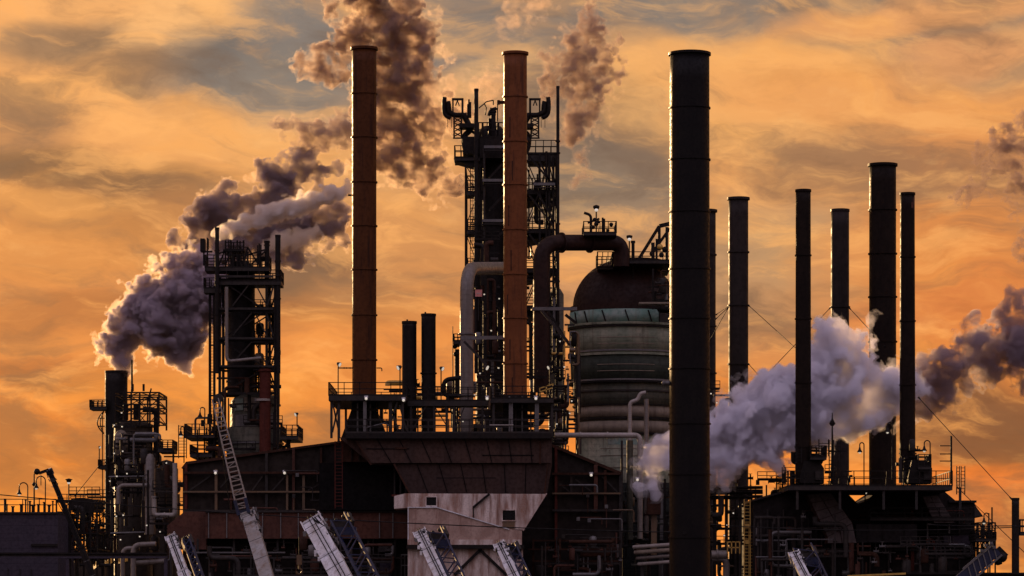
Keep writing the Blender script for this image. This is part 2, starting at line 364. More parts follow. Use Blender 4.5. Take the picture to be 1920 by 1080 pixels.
def plume(name, label, cat, Y, blobs, m_out, m_core=None, res=.17, seed=1, wl=3.6, billow=.55, wisp=.3, iso=0.0, core=.4, octs=4, group=None, squash=.75, rough=.62, crumb=.06):
    """blobs: (column, row, radius in photo pixels, depth offset in metres)"""
    rng = np.random.default_rng(seed); k = Y/D0/S
    B = [(PX(b[0],Y), Y+(b[3] if len(b) > 3 else 0), PZ(b[1],Y), b[2]*k) for b in blobs]
    pad = 2.2
    lo = np.array([min(b[i]-b[3]*(1 if i!=1 else squash) for b in B)-pad for i in range(3)]); hi = np.array([max(b[i]+b[3]*(1 if i!=1 else squash) for b in B)+pad for i in range(3)])
    sh = tuple(int(v) for v in np.ceil((hi-lo)/res))
    ax = [np.arange(sh[i], dtype=np.float32)*res+lo[i] for i in range(3)]
    # warp the space a little so that blobs are not round
    warp = [bandnoise(sh, res, wl*1.6, rng) for _ in range(3)]
    XX = ax[0][:,None,None]+warp[0]*.22*wl*.8; YY = ax[1][None,:,None]+warp[1]*.22*wl*.8; ZZ = ax[2][None,None,:]+warp[2]*.22*wl*.8
    f = np.zeros(sh, np.float32); fr = np.zeros(sh, np.float32); kk = 2.2
    for (bx,by,bz,br) in B:
        d = br - np.sqrt((XX-bx)**2+((YY-by)/squash)**2+(ZZ-bz)**2)
        e = np.exp(np.clip(kk*d, -30, 30)); f += e; fr += e*br
    amp = np.clip(fr/(f+1e-12)/2.6, .22, 1.15)
    f = np.log(f+1e-12)/kk
    w, a, tot, wi = wl, 1.0, 0, 0
    for o in range(octs):
        n = bandnoise(sh, res, w, rng); tot = tot+a*(np.abs(n)-.8); wi = wi+a*n
        w *= .5; a *= rough
    f = f + amp*(billow*tot + wisp*wi)
    f[0]=f[-1]=-1; f[:,0]=f[:,-1]=-1; f[:,:,0]=f[:,:,-1]=-1
    def surf(nm, lev, mt, parent):
        gr = openvdb.FloatGrid(-1.0); gr.copyFromArray(np.clip(f-lev, -1, 1)); P, Qd = gr.convertToQuads(isovalue=0.0)
        if not len(Qd): return None
        lab = np.arange(len(P))
        while True:
            mn = lab[Qd].min(1); new = lab.copy()
            for kq in range(4): np.minimum.at(new, Qd[:,kq], mn)
            new = new[new]
            if (new == lab).all(): break
            lab = new
        cnt = np.bincount(lab, minlength=len(P)); Qd = Qd[cnt[lab[Qd[:,0]]] > max(250, crumb*cnt.max())]
        used = np.unique(Qd); remap = np.zeros(len(P), np.int64); remap[used] = np.arange(len(used)); P = P[used]; Qd = remap[Qd]
        o = Vector(parent.location) if parent is not None else Vector((B[0][0], Y, B[0][2]))
        V = P*res+lo-np.array(o)
        me = bpy.data.meshes.new(nm); me.from_pydata(V.tolist(), [], Qd[:, ::-1].tolist()); me.polygons.foreach_set('use_smooth', [True]*len(Qd)); me.update()
        ob = bpy.data.objects.new(nm, me); col.objects.link(ob); me.materials.append(mt); ob.parent = parent
        if parent is None: ob.location = o
        return ob
    root = tag(surf(name, iso-.5, m_out, None), label, cat, group)
    if m_core: surf('dense_core', iso-.5+core, m_core, root)
    return root

smoke_mat('steam_thin', .4, (.96,.94,.97), .3, (.38,.56), .55); smoke_mat('steam_dense', 1.9, (.955,.94,.985), .2, (.27,.44), .45)
smoke_mat('trail_thin', .9, (.97,.92,.87), .55); smoke_mat('trail_dense', 2.2, (.97,.92,.88), .5)
smoke_mat('soot_thin', .55, (.92,.80,.70), .6); smoke_mat('soot_dense', 2.6, (.68,.62,.70), .3)
smoke_mat('smoke_thin', .5, (.82,.66,.54), .55, (.40,.60), .5); smoke_mat('smoke_dense', 1.5, (.46,.39,.43), .3, (.30,.48), .5)
smoke_mat('brown_dense', 1.3, (.46,.35,.32), .35, (.39,.57), .42)
smoke_mat('wisp_thin', .24, (.78,.60,.48), .5, (.42,.62), .5); smoke_mat('wisp_dense', .95, (.48,.38,.36), .3, (.36,.56), .5)
smoke_mat('veil_thin', .5, (.80,.70,.70), .5, (.40,.60), .5); smoke_mat('veil_dense', 1.2, (.52,.44,.49), .3, (.33,.52), .5)
smoke_mat('wisp_grey', 1.0, (.48,.36,.33), .3, (.40,.60), .55)
plume('smoke_plume', 'dense billowing grey plume pouring from the left stack with the platform', 'smoke', 470,
  [(218,683,18),(217,668,21),(222,645,28),(240,622,38),(265,600,44),(290,570,44),(290,540,26),(315,585,52),(335,545,46),(345,600,46),(365,540,50),(380,580,46),(395,530,40),(330,635,36),(345,662,24),(290,638,28),(352,505,24),(415,560,40),(255,585,26),(375,505,30),(312,520,22)],
  M['soot_thin'], M['soot_dense'], seed=3, wl=3.4, billow=.62, wisp=.08, octs=5, rough=.66, res=.15, crumb=.3)
plume('smoke_plume', 'dark ragged smoke drifting up to the right behind the lattice tower', 'smoke', 480,
  [(345,452,18),(375,440,32),(390,405,32),(410,390,28),(430,420,34),(455,385,30),(480,400,30),(505,375,28),(535,358,22),(440,460,40),(500,450,40),(545,430,36),(590,420,34),(620,412,24),(540,480,28),(385,480,32),(625,440,18),(380,385,18),(420,370,16)],
  M['smoke_thin'], M['smoke_dense'], seed=5, wl=3.6, billow=.5, wisp=.4, octs=6, rough=.66)
plume('smoke_plume', 'thin pale steam trail slanting up right from the lattice tower top', 'steam', 462,
  [(409,440,4),(422,434,6),(440,427,8),(460,420,10),(480,412,10),(500,404,12),(520,397,12),(542,392,12),(562,385,12),(585,378,10),(605,372,9),(628,362,10),(648,355,8)],
  M['trail_thin'], M['trail_dense'], seed=7, wl=1.5, billow=.42, wisp=.12, core=.2, res=.1, rough=.75)
plume('smoke_plume', 'short pale steam puff behind the right corner of the lattice tower', 'steam', 466,
  [(500,462,5),(512,456,7),(530,450,9),(550,447,9),(572,442,8),(592,436,6)],
  M['trail_thin'], None, seed=8, wl=1.5, billow=.42, wisp=.2, res=.12, rough=.75)
plume('smoke_plume', 'small dark smoke cloud with a peaked top left of the brown stack', 'smoke', 480,
  [(482,306,14),(500,318,20),(520,330,22),(548,322,22),(575,296,22),(590,322,24),(565,335,20),(615,315,16),(520,350,18),(535,345,18)],
  M['wisp_thin'], M['smoke_dense'], seed=11, wl=3, billow=.35, wisp=.5, octs=5)
plume('smoke_plume', 'flat smoke wisp pointing left from behind the brown stack', 'smoke', 480,
  [(520,232,11),(545,242,17),(575,250,22),(605,252,24),(635,248,26),(660,242,26),(600,262,16)],
  M['wisp_thin'], M['wisp_dense'], seed=13, wl=2.6, billow=.25, wisp=.5, octs=5)
plume('smoke_plume', 'huge brown smoke mass towering behind the tall brown stack', 'smoke', 490,
  [(562,137,10),(578,134,12),(596,126,18),(620,115,28),(650,90,28),(680,60,36),(690,20,40),(735,20,34),(740,60,46),(780,75,36),(790,45,22),(800,100,28),(775,120,44),(730,110,50),(690,100,30),(720,160,46),(760,165,30),(790,180,26),(815,195,24),(845,205,20),(860,230,16),(800,225,24),(730,220,46),(750,270,44),(715,290,38),(770,310,34),(810,330,26),(845,345,24),(745,340,20),(800,285,18),(700,-20,40)],
  M['smoke_thin'], M['brown_dense'], seed=17, wl=4.2, billow=.5, wisp=.6, octs=6, res=.18, rough=.66, core=.6, crumb=.01)
plume('smoke_plume', 'orange brown smoke column rising right of the thin tall vent pipe', 'smoke', 490,
  [(1100,40,20),(1080,65,24),(1120,75,24),(1130,110,26),(1090,110,30),(1045,128,22),(1135,145,22),(1065,150,24),(1100,160,30),(1110,200,26),(1075,215,22),(1068,245,18),(1095,235,20),(1090,285,12),(1095,305,9),(1080,335,9)],
  M['wisp_thin'], M['wisp_dense'], seed=19, wl=3.6, billow=.4, wisp=.7, octs=6, rough=.66, core=.6, iso=-.2, crumb=.01)
plume('smoke_plume', 'faint peach vapour above the reddish stack at the top edge', 'smoke', 500,
  [(950,45,14),(965,20,20),(990,10,22),(985,40,16),(1010,-5,20),(955,55,10)],
  M['wisp_thin'], None, seed=23, wl=3.4, billow=.3, wisp=.8, octs=6)
plume('smoke_plume', 'faint cream vapour between the brown and the reddish stack', 'smoke', 500,
  [(850,160,16),(880,155,20),(905,165,22),(925,150,20),(940,160,14),(920,190,16)],
  M['wisp_thin'], None, seed=29, wl=3.4, billow=.3, wisp=.8, octs=6)
plume('steam_cloud', 'big lilac white steam cloud blowing across the thin right stacks', 'steam', 400,
  [(1216,914,7),(1219,898,11),(1224,880,15),(1222,856,15),(1238,850,18),(1252,834,20),(1248,868,16),(1268,850,26),(1300,850,36),(1335,850,40),(1350,808,34),(1385,836,46),(1400,780,48),(1412,735,32),(1425,815,46),(1450,760,54),(1480,730,40),(1490,795,46),(1530,760,54),(1530,805,34),(1565,660,44),(1570,622,24),(1580,710,48),(1590,770,46),(1585,636,28),(1550,665,28),(1640,730,34),(1620,690,32),(1650,765,30),(1690,735,28),(1695,705,22),(1605,795,24),(1330,880,20),(1370,878,18),(1460,850,24),(1350,775,24),(1440,715,24)],
  M['steam_thin'], M['steam_dense'], seed=31, wl=4.0, billow=.5, wisp=.3, octs=5, res=.17, rough=.66, core=.45, iso=-.1)
plume('smoke_plume', 'dark purple smoke drifting off to the right edge of the picture', 'smoke', 405,
  [(1665,745,22),(1690,740,30),(1705,730,34),(1725,715,34),(1720,760,26),(1745,735,34),(1765,705,28),(1790,690,30),(1815,660,32),(1840,640,34),(1850,680,34),(1890,660,40),(1930,650,46),(1900,610,28),(1920,570,24),(1780,740,22),(1800,620,10),(1930,700,20)],
  M['veil_thin'], M['veil_dense'], seed=37, wl=3.4, billow=.45, wisp=.6, octs=6, rough=.66, crumb=.02)
plume('smoke_plume', 'faint ragged grey smoke high at the right edge', 'smoke', 480,
  [(1800,372,9),(1830,345,14),(1850,305,14),(1870,285,20),(1900,265,26),(1930,250,28),(1885,320,18),(1920,340,18),(1915,300,20),(1915,475,14),(1925,425,14),(1900,385,12)],
  M['wisp_grey'], None, seed=41, wl=3.0, billow=.3, wisp=.8, octs=6, rough=.66, crumb=.01)
# ------------------------------------------------------------------ smokestacks
def stack(label, px0, px1, top, bot, Y, rings, m, rim=3, lug=None, ringpx=2.2, ladder=None, base0=None, base1=None, name='smokestack', group=None, ringmat=None, gold=False):
    """px0..px1 are the edges at the top, base0..base1 at the row bot"""
    base0 = px0 if base0 is None else base0; base1 = px1 if base1 is None else base1
    cx = (PX(px0,Y)+PX(px1,Y))/2; r = PW(px1-px0,Y)/2; zt = PZ(top,Y); zb = PZ(bot,Y)
    rb = PW(base1-base0,Y)/2
    t = thing(name, label, 'smokestack', (cx, Y, zb), group)
    rr = lambda z: r+(rb-r)*(zt-z)/(zt-zb)
    n = 64 if r > 1.5 else 40
    zs = [zb+(zt-zb)*i/24 for i in range(25)]
    MB().lathe(cx, Y, [(rr(z), z) for z in zs]+[(r-.12, zt), (r-.14, zt-4), (r-.14, zt-9)], n).build('shaft', m, t)
    MB().hoop(cx, Y, r-.1, r+PW(rim,Y), zt-PW(3,Y), zt+PW(1.5,Y), n).build('rim', ringmat or m, t)
    for py in rings:
        z = PZ(py, Y); MB().hoop(cx, Y, rr(z)-.05, rr(z)+PW(ringpx,Y), z-PW(1.3,Y), z+PW(1.3,Y), n).build('stiffener_ring', ringmat or m, t)
    if lug is not None:
        MB().box(cx+PW(lug-1.5,Y), cx+PW(lug+1.5,Y), Y-.15, Y+.15, zt, zt+PW(5,Y)).build('lifting_lug', m, t)
    if ladder:
        sx, y0, y1 = ladder        # which side, rows from .. to
        MB().ladder((cx+sx*(rr(zb)+.35), Y-.2, PZ(y1,Y)), PZ(y0,Y)-PZ(y1,Y), .5, .07, (0,1,0)).build('ladder', M['black_steel'], t)
    return t, cx, r
SB, SR, SC, SU, SA = M['stack_brown'], M['stack_red'], M['stack_charcoal'], M['stack_umber'], M['stack_ash']
t, cx, r = stack('widest charcoal smokestack standing nearest, running off the bottom of the picture', 1256, 1330, 101, 1250, 330, [203,300,398,505,598,692,795,890,1008], SC, base0=1257, base1=1334)
b = MB(); z = PZ(718,330); b.cyl((cx-r-.05,330,z),(cx-r-.55,330,z),.22,.22,10); b.ball((cx-r-.6,330,z),.26,8); b.build('inspection_port', M['grey_steel'], t)
b = MB(); b.cyl((cx-r*.3,330-r*.9,PZ(1000,330)),(cx-r*.3,330-r*1.05,PZ(1000,330)),.2,.2,10); b.build('cable_bracket', M['black_steel'], t)
stack('dark smokestack half hidden behind the widest charcoal one', 1304, 1342, 395, 1140, 460, [478,612,700], SA, ringpx=2)
stack('plain grey brown smokestack with guy wires beside the widest one', 1366, 1403, 372, 1140, 450, [473,573,683], SA)
t, cx, r = stack('tall brown smokestack rising from the left end of the heater deck', 660, 706, 91, 742, 402, [176,258,342,424,506,591,675], SB, lug=6, base0=662, base1=707)
MB().cyl((cx-r-.05,402,PZ(366,402)),(cx-r-.5,402,PZ(366,402)),.12,.12,8).build('sample_nozzle', M['black_steel'], t)
t, cx, r = stack('tall reddish rust smokestack in front of the highest column', 944, 988, 100, 742, 402, [182,266,347,431,515,597,682], SR, lug=6, base0=946, base1=990)
b = MB(); b.cyl((cx-r,402,PZ(192,402)),(cx-r-.55,402,PZ(192,402)),.22,.22,10); b.box(cx-r-.75,cx-r-.45,401.75,402.25,PZ(196,402),PZ(188,402)); b.build('sample_nozzle', M['rust_dark'], t)
b = MB()
for k in range(7):
    zz = [742,682,597,515,431,347,266,182][k:k+2]; off = .25+.5*((k*37)%5)/5
    b.box(cx-r*off-.06, cx-r*off+.06, 402-r*math.sqrt(1-off*off)-.05, 402-r*math.sqrt(1-off*off)+.1, PZ(zz[0]-6,402), PZ(zz[0]-6-(zz[0]-zz[1])*.45,402))
b.build('plate_seam', M['rust_dark'], t)
stack('short black stack, lower of the pair on the heater deck', 754, 781, 604, 815, 410, [], M['black_steel'], rim=.8, lug=-4, name='short_stack')
stack('short black stack, taller of the pair on the heater deck', 790, 817, 590, 815, 410, [700], M['black_steel'], rim=.8, lug=-6, name='short_stack')
stack('slender black smokestack rising in front of the steam', 1492, 1520, 357, 905, 392, [479,598,718,838], SU, rim=1.2, base0=1493, base1=1523, ringpx=1.6)
stack('grey brown guyed smokestack disappearing into the top of the steam', 1558, 1592, 394, 1140, 440, [576], SA, rim=1)
stack('second widest black smokestack towering over the right heater', 1630, 1680, 309, 1000, 432, [394,476,557,641,725], SU, base0=1633, base1=1684)
t, cx, r = stack('slim black smokestack with a flaking rusty top at far right', 1688, 1715, 363, 905, 394, [482,602,722,842], SU, rim=1.2, base0=1692, base1=1722, ringpx=1.6)
b = MB()
for a0, a1, y0, y1 in ((-.9,-.3,371,386),(-1.15,-.75,380,391),(-.7,-.45,388,394)):
    n = 8; vs = []; fs = []
    for i in range(n+1):
        a = a0+(a1-a0)*i/n
        for q in (y0+1.2*math.sin(i*1.9), y1+1.5*math.sin(i*2.7)): vs.append((cx+(r+.012)*math.cos(a), 394+(r+.012)*math.sin(a), PZ(q,394)))
    for i in range(n): fs.append((2*i, 2*i+1, 2*i+3, 2*i+2))
    b.add(vs, fs)
b.build('flaked_patch', M['rust_siding'], t)
stack('black stub pole standing alone at the right edge', 1897, 1911, 935, 1215, 380, [], M['black_steel'], rim=.5, name='stub_stack')

# ------------------------------------------------------------------ lamps, ladders, decks
def gooseneck(label, px, top, bot, Y, side=-1, w=16, group='gooseneck lamps'):
    x, zb, zt = PX(px,Y), PZ(bot,Y), PZ(top,Y); r = PW(w,Y)/2; th = max(.05, PW(1.1,Y))
    t = thing('gooseneck_lamp', label, 'lamp', (x,Y,zb), group)
    arc = [(x,Y,zb),(x,Y,zt-r)]+[(x+side*r*(1-math.cos(a)),Y,zt-r+r*math.sin(a)) for a in [math.pi*k/10 for k in range(1,11)]]
    e = arc[-1]; arc.append((e[0],Y,e[2]-PW(4,Y)))
    MB().tube(arc, th, 8).build('pole', M['black_steel'], t)
    z = e[2]-PW(4,Y); s = PW(1,Y)
    MB().lathe(e[0], Y, [(.05,z),(1.6*s,z-1*s),(2.4*s,z-5*s),(5*s,z-9*s),(5*s,z-10*s),(4*s,z-10*s)], 16).build('lamp_shade', M['black_steel'], t)
    MB().ball((e[0],Y,z-10*s), 2.6*s, 8).build('bulb', M['lamp_glass'], t)
    return t
def floodlight(label, px, top, bot, Y, face=1, size=9, group='floodlights on posts'):
    x, zb, zt = PX(px,Y), PZ(bot,Y), PZ(top,Y); s = PW(size,Y)/2
    t = thing('floodlight', label, 'floodlight', (x,Y,zb), group)
    MB().cyl((x,Y,zb),(x,Y,zt-s*.6), max(.045,PW(1.1,Y)), None, 8).build('pole', M['black_steel'], t)
    d = Vector((face*.8,-.5,-.45)).normalized(); c = Vector((x,Y,zt))+d*s*.2
    MB().tube([c-d*s*.8, c-d*s*.5, c+d*s*.6, c+d*s*.8], [s*.35, s*.6, s*1.0, s*1.0], 12).build('lamp_head', M['dark_steel'], t)
    MB().tube([c+d*s*.8, c+d*s*.86], [s*.9, s*.7], 12).build('lens', M['lamp_glass'], t)
    return t
def deck(label, x0, x1, py, Y0, Y1, rail=24, thick=8, posts=(), pbot=820, m=None, railm=None, toe=True, front=True, name='platform', cat='platform', sides=True, group=None, step=1.6):
    """a steel walkway: plate, guard rails, support posts"""
    m = m or M['dark_steel']; railm = railm or M['black_steel']; Y = Y0
    a, b_, z = PX(x0,Y), PX(x1,Y), PZ(py,Y); th = PW(thick,Y); h = PW(rail,Y); tt = max(.07, PW(1.5,Y))
    t = thing(name, label, cat, ((a+b_)/2, (Y0+Y1)/2, z-th), group)
    MB().box(a, b_, Y0, Y1, z-th, z).build('deck_plate', m, t)
    if front: MB().railing([(a,Y0+.08,z),(b_,Y0+.08,z)], h, tt, step, toe).build('railing', railm, t)
    MB().railing([(a,Y1-.08,z),(b_,Y1-.08,z)], h, tt, step, toe).build('railing', railm, t)
    if sides:
        for xx in (a+.06, b_-.06): MB().railing([(xx,Y0+.25,z),(xx,Y1-.25,z)], h, tt, step, toe).build('railing', railm, t)
    for px in posts:
        for yy in (Y0+.4, Y1-.4): MB().bar((PX(px,Y),yy,PZ(pbot,Y)),(PX(px,Y),yy,z-th), PW(6,Y)).build('post', m, t)
    return t
def half_round_deck(label, cxpx, py, Y, r0px, r1px, a0, a1, rail=22, thick=5, m=None, group=None, brackets=True, name='round_platform'):
    """a walkway bent round a vessel, angles in degrees (270 faces the camera)"""
    cx, z, r0, r1 = PX(cxpx,Y), PZ(py,Y), PW(r0px,Y), PW(r1px,Y); th = PW(thick,Y); h = PW(rail,Y)
    t = thing(name, label, 'platform', (cx,Y,z-th), group); n = max(4, int((a1-a0)/12))
    an = [R(a0+(a1-a0)*i/n) for i in range(n+1)]; b = MB()
    for p, q in zip(an[:-1], an[1:]):
        pts = [(r0,p),(r1,p),(r1,q),(r0,q)]
        vs = [(cx+rr*math.cos(a),Y+rr*math.sin(a),zz) for zz in (z-th,z) for rr,a in pts]
        b.add(vs, [(0,3,2,1),(4,5,6,7),(0,1,5,4),(2,3,7,6),(1,2,6,5),(3,0,4,7)])
    b.build('deck_plate', m or M['black_steel'], t)
    MB().railing([(cx+(r1-.08)*math.cos(a),Y+(r1-.08)*math.sin(a),z) for a in an], h, max(.07,PW(1.4,Y)), 1.3).build('railing', M['black_steel'], t)
    if brackets:
        for a in an[::2]: MB().bar((cx+r1*.97*math.cos(a),Y+r1*.97*math.sin(a),z-th),(cx+r0*math.cos(a),Y+r0*math.sin(a),z-th-(r1-r0)*.9), .12).build('bracket', M['black_steel'], t)
    return t
def pipe(label, pts, rpx, m, bend=None, flanges=(), bands=None, name='pipe', cat='pipe', n=16, group=None):
    """pts: (column, row, depth)"""
    P = [PT(*p) for p in pts]; r = PW(rpx, pts[0][2]); path = rounded(P, bend if bend else r*3)
    t = thing(name, label, cat, P[-1], group)
    MB().tube(path, r, n).build('pipe_run', m, t)
    for (i, f) in flanges:
        a, b_ = P[i], P[i+1]; c = a+(b_-a)*f; d = (b_-a).normalized()
        MB().tube([c-d*.09, c+d*.09], r*1.28, n).build('flange', bands or m, t)
    return t
def lattice(label, name, cat, x0, x1, Y0, Y1, rows, m, colw=5, beamw=4, brace='x', bot=1140, group=None, skip_brace=(), mid=()):
    """a steel frame: four or more columns, beams at every row, diagonal braces in the front and back bays"""
    xs = [x0]+list(mid)+[x1]; Y = Y0
    t = thing(name, label, cat, ((PX(x0,Y)+PX(x1,Y))/2, (Y0+Y1)/2, PZ(bot,Y)), group)
    top = rows[0]; cw, bw = PW(colw,Y), PW(beamw,Y)
    for px in xs:
        for yy in (Y0,Y1): MB().bar((PX(px,Y),yy,PZ(bot,Y)),(PX(px,Y),yy,PZ(top,Y)), cw).build('column', m, t)
    for py in rows:
        for yy in (Y0-cw*.1,Y1+cw*.1): MB().bar((PX(x0,Y)-cw*.4,yy,PZ(py,Y)),(PX(x1,Y)+cw*.4,yy,PZ(py,Y)), bw).build('beam', m, t)
        for px in (x0,x1): MB().bar((PX(px,Y),Y0+cw/2,PZ(py,Y)),(PX(px,Y),Y1-cw/2,PZ(py,Y)), bw).build('beam', m, t)
    if brace:
        for i, (a, b_) in enumerate(zip(rows[:-1], rows[1:])):
            for j, (p, q) in enumerate(zip(xs[:-1], xs[1:])):
                if (i,j) in skip_brace: continue
                for yy in (Y0,Y1):
                    u = (i+j) % 2
                    if brace == 'x' or u == 0: MB().bar((PX(p,Y),yy,PZ(a,Y)),(PX(q,Y),yy,PZ(b_,Y)), bw*.6).build('brace', m, t)
                    if brace == 'x' or u == 1: MB().bar((PX(q,Y),yy,PZ(a,Y)),(PX(p,Y),yy,PZ(b_,Y)), bw*.6).build('brace', m, t)
    return t
def clutter(label, name, x0, x1, top, bot, Y0, Y1, seed, dens=1.0, mats=None, cat='process equipment', group=None):
    """a packed bay of process equipment: uprights, floors, pipes, valves and small drums"""
    rd = random.Random(seed); Y = Y0; t = thing(name, label, cat, (PX((x0+x1)/2,Y), (Y0+Y1)/2, PZ(bot,Y)), group)
    ms = mats or [M['black_steel'], M['dark_steel'], M['rust_dark'], M['grey_steel'], M['ochre_steel']]
    W, H = x1-x0, bot-top; A = W*H/10000*dens
    def yy(): return rd.uniform(Y0, Y1)
    for k in range(max(2, int(5*W/100*dens))):
        px = rd.uniform(x0+2, x1-2); y = yy(); MB().bar((PX(px,Y),y,PZ(bot,Y)),(PX(px,Y),y,PZ(top+rd.uniform(0,.5)*H,Y)), PW(rd.uniform(1.6,4),Y)).build('upright', ms[0], t)
    for k in range(max(2, int(5*H/100*dens))):
        py = rd.uniform(top, bot); y = yy(); a = rd.uniform(x0, x0+.6*W); b_ = min(x1, a+rd.uniform(.3,.9)*W)
        MB().bar((PX(a,Y),y,PZ(py,Y)),(PX(b_,Y),y,PZ(py,Y)), PW(rd.uniform(1.6,4),Y)).build('girder', ms[k % 2], t)
        if rd.random() < .6:
            MB().railing([(PX(a,Y),y-.6,PZ(py,Y)),(PX(b_,Y),y-.6,PZ(py,Y))], PW(15,Y), PW(1.3,Y), 1.2).build('railing', ms[0], t)
    for k in range(int(9*A)+2):
        a, c = rd.uniform(x0, x1), rd.uniform(top+.1*H, bot); y = yy(); r = PW(rd.choice([1.5,2,2.6,3.5,5]),Y); pts = [Vector((PX(a,Y),y,PZ(c,Y)))]
        for j in range(rd.randint(1,3)):
            if (j+k) % 2: a = min(x1, max(x0, a+rd.choice([-1,1])*rd.uniform(.15,.5)*W))
            else: c = min(bot, max(top+.1*H, c+rd.choice([-1,1])*rd.uniform(.15,.5)*H))
            pts.append(Vector((PX(a,Y),y,PZ(c,Y))))
        if (pts[-1]-pts[0]).length > .3: MB().tube(rounded(pts, r*3, 4), r, 8).build('pipe', rd.choice(ms), t)
    for k in range(int(8*A)+2):
        c = Vector((PX(rd.uniform(x0,x1),Y), yy(), PZ(rd.uniform(top+.1*H,bot),Y))); s = PW(rd.uniform(2,5),Y); b = MB()
        b.tube([c-Vector((s*1.4,0,0)), c-Vector((s*1.2,0,0))], s, 8); b.tube([c-Vector((s*1.2,0,0)), c+Vector((s*1.2,0,0))], s*.6, 8); b.tube([c+Vector((s*1.2,0,0)), c+Vector((s*1.4,0,0))], s, 8)
        b.tube([c, c+Vector((0,-.1*s,s*2))], s*.3, 6); b.tube([c+Vector((0,-.1*s,s*2)), c+Vector((0,-.1*s,s*2.2))], s*.9, 8); b.build('valve', rd.choice(ms), t)
    for k in range(int(2.4*A)+1):
        x, y, z = PX(rd.uniform(x0+.1*W,x1-.1*W),Y), yy(), PZ(rd.uniform(top+.2*H,bot),Y); r = PW(rd.uniform(5,9),Y); h = r*rd.uniform(2,4)
        MB().lathe(x, y, [(.02,z),(r*.7,z+r*.12),(r,z+r*.5),(r,z+h),(r*.7,z+h+r*.38),(.02,z+h+r*.5)], 16).build('drum', rd.choice(ms), t)
    return t
def column_vessel(label, cxpx, Y, prof, m, n=40, name='column_vessel', cat='vessel', rings=(), group=None):
    """prof: (half width in photo pixels, row), top to bottom"""
    cx = PX(cxpx,Y); t = thing(name, label, cat, (cx,Y,PZ(prof[-1][1],Y)), group)
    MB().lathe(cx, Y, [(max(.01,PW(r,Y)), PZ(py,Y)) for r, py in reversed(prof)], n).build('shell', m, t)
    for (r, py, hpx, mm) in rings:
        MB().hoop(cx, Y, PW(r-3,Y), PW(r+2.5,Y), PZ(py+hpx/2,Y), PZ(py-hpx/2,Y), n).build('stiffener_ring', mm, t)
    return t
def guy(label, a, b, r=.045, sag=0.0, name='guy_wire', cat='wire', group=None, m=None):
    A, B = PT(*a), PT(*b); n = 16; t_ = thing(name, label, cat, B, group)
    MB().tube([A+(B-A)*(i/n)-Vector((0,0,sag*4*(i/n)*(1-i/n))) for i in range(n+1)], r, 6).build('cable', m or M['rope'], t_)
    for e, d in ((A, (B-A).normalized()), (B, (A-B).normalized())): MB().cyl(e, e+d*r*12, r*2.6, r*1.2, 6).build('socket', M['black_steel'], t_)
    return t_
BS, DS, GS, RD = M['black_steel'], M['dark_steel'], M['grey_steel'], M['rust_dark']
# ================================================================== central heater building
Y = 400; X = lambda p: PX(p,400); Z = lambda p: PZ(p,400)
t = thing('heater_building', 'long dark rusty heater building with sloping roofs below the two brown stacks', 'building', (X(750),Y,0))
MB().prism([(X(338),0),(X(338),Z(872)),(X(345),Z(866)),(X(640),Z(826)),(X(1035),Z(832)),(X(1166),Z(886)),(X(1166),0)], 403, 428).build('wall', mat('heater_wall', (.026,.019,.016),(.036,.026,.02),(.016,.012,.01), rough=.8, scale=.2, k=.8), t)
MB().prism([(X(336),Z(876)),(X(345),Z(864)),(X(642),Z(824)),(X(642),Z(828)),(X(347),Z(869)),(X(339),Z(878))], 402.4, 428.4).build('roof_edge', RD, t)
MB().prism([(X(1035),Z(830)),(X(1168),Z(884)),(X(1168),Z(890)),(X(1035),Z(836))], 402.4, 428.4).build('roof_edge', RD, t)
for px, a, b_, mm, w in ((402,878,960,M['ochre_steel'],5),(430,880,960,RD,4),(497,848,960,DS,5),(548,838,960,M['rust_siding'],5),(536,885,966,M['ochre_steel'],4),(567,890,966,M['ochre_steel'],5),(345,868,1080,M['red_oxide'],5),
                     (600,838,955,RD,4),(640,830,955,DS,6),(1043,838,1075,M['red_oxide'],5),(1118,870,960,M['rust_siding'],7),(1072,890,925,DS,4),(1136,880,960,RD,5),(1165,886,1080,DS,6)):
    MB().box(X(px-w/2), X(px+w/2), 402.2, 403.1, Z(b_), Z(a)).build('column', mm, t)
for a, b_, py, mm, w in ((340,735,885,RD,4),(340,735,921,M['ochre_steel'],3),(340,770,957,DS,4),(1036,1165,887,RD,4),(1036,1165,924,M['ochre_steel'],3),(1036,1165,956,DS,4),(1000,1165,1013,RD,3)):
    MB().box(X(a), X(b_), 401.9, 402.6, Z(py+w/2), Z(py-w/2)).build('girt', mm, t)
for a, b_ in (((352,918),(396,887)),((410,912),(432,888)),((470,918),(490,890)),((508,918),(535,888)),((575,918),(620,893)),((1050,905),(1070,922)),((1080,897),(1112,922)),((1130,892),(1160,922))):
    MB().bar((X(a[0]),402.4,Z(a[1])),(X(b_[0]),402.4,Z(b_[1])), .16).build('brace', DS, t)
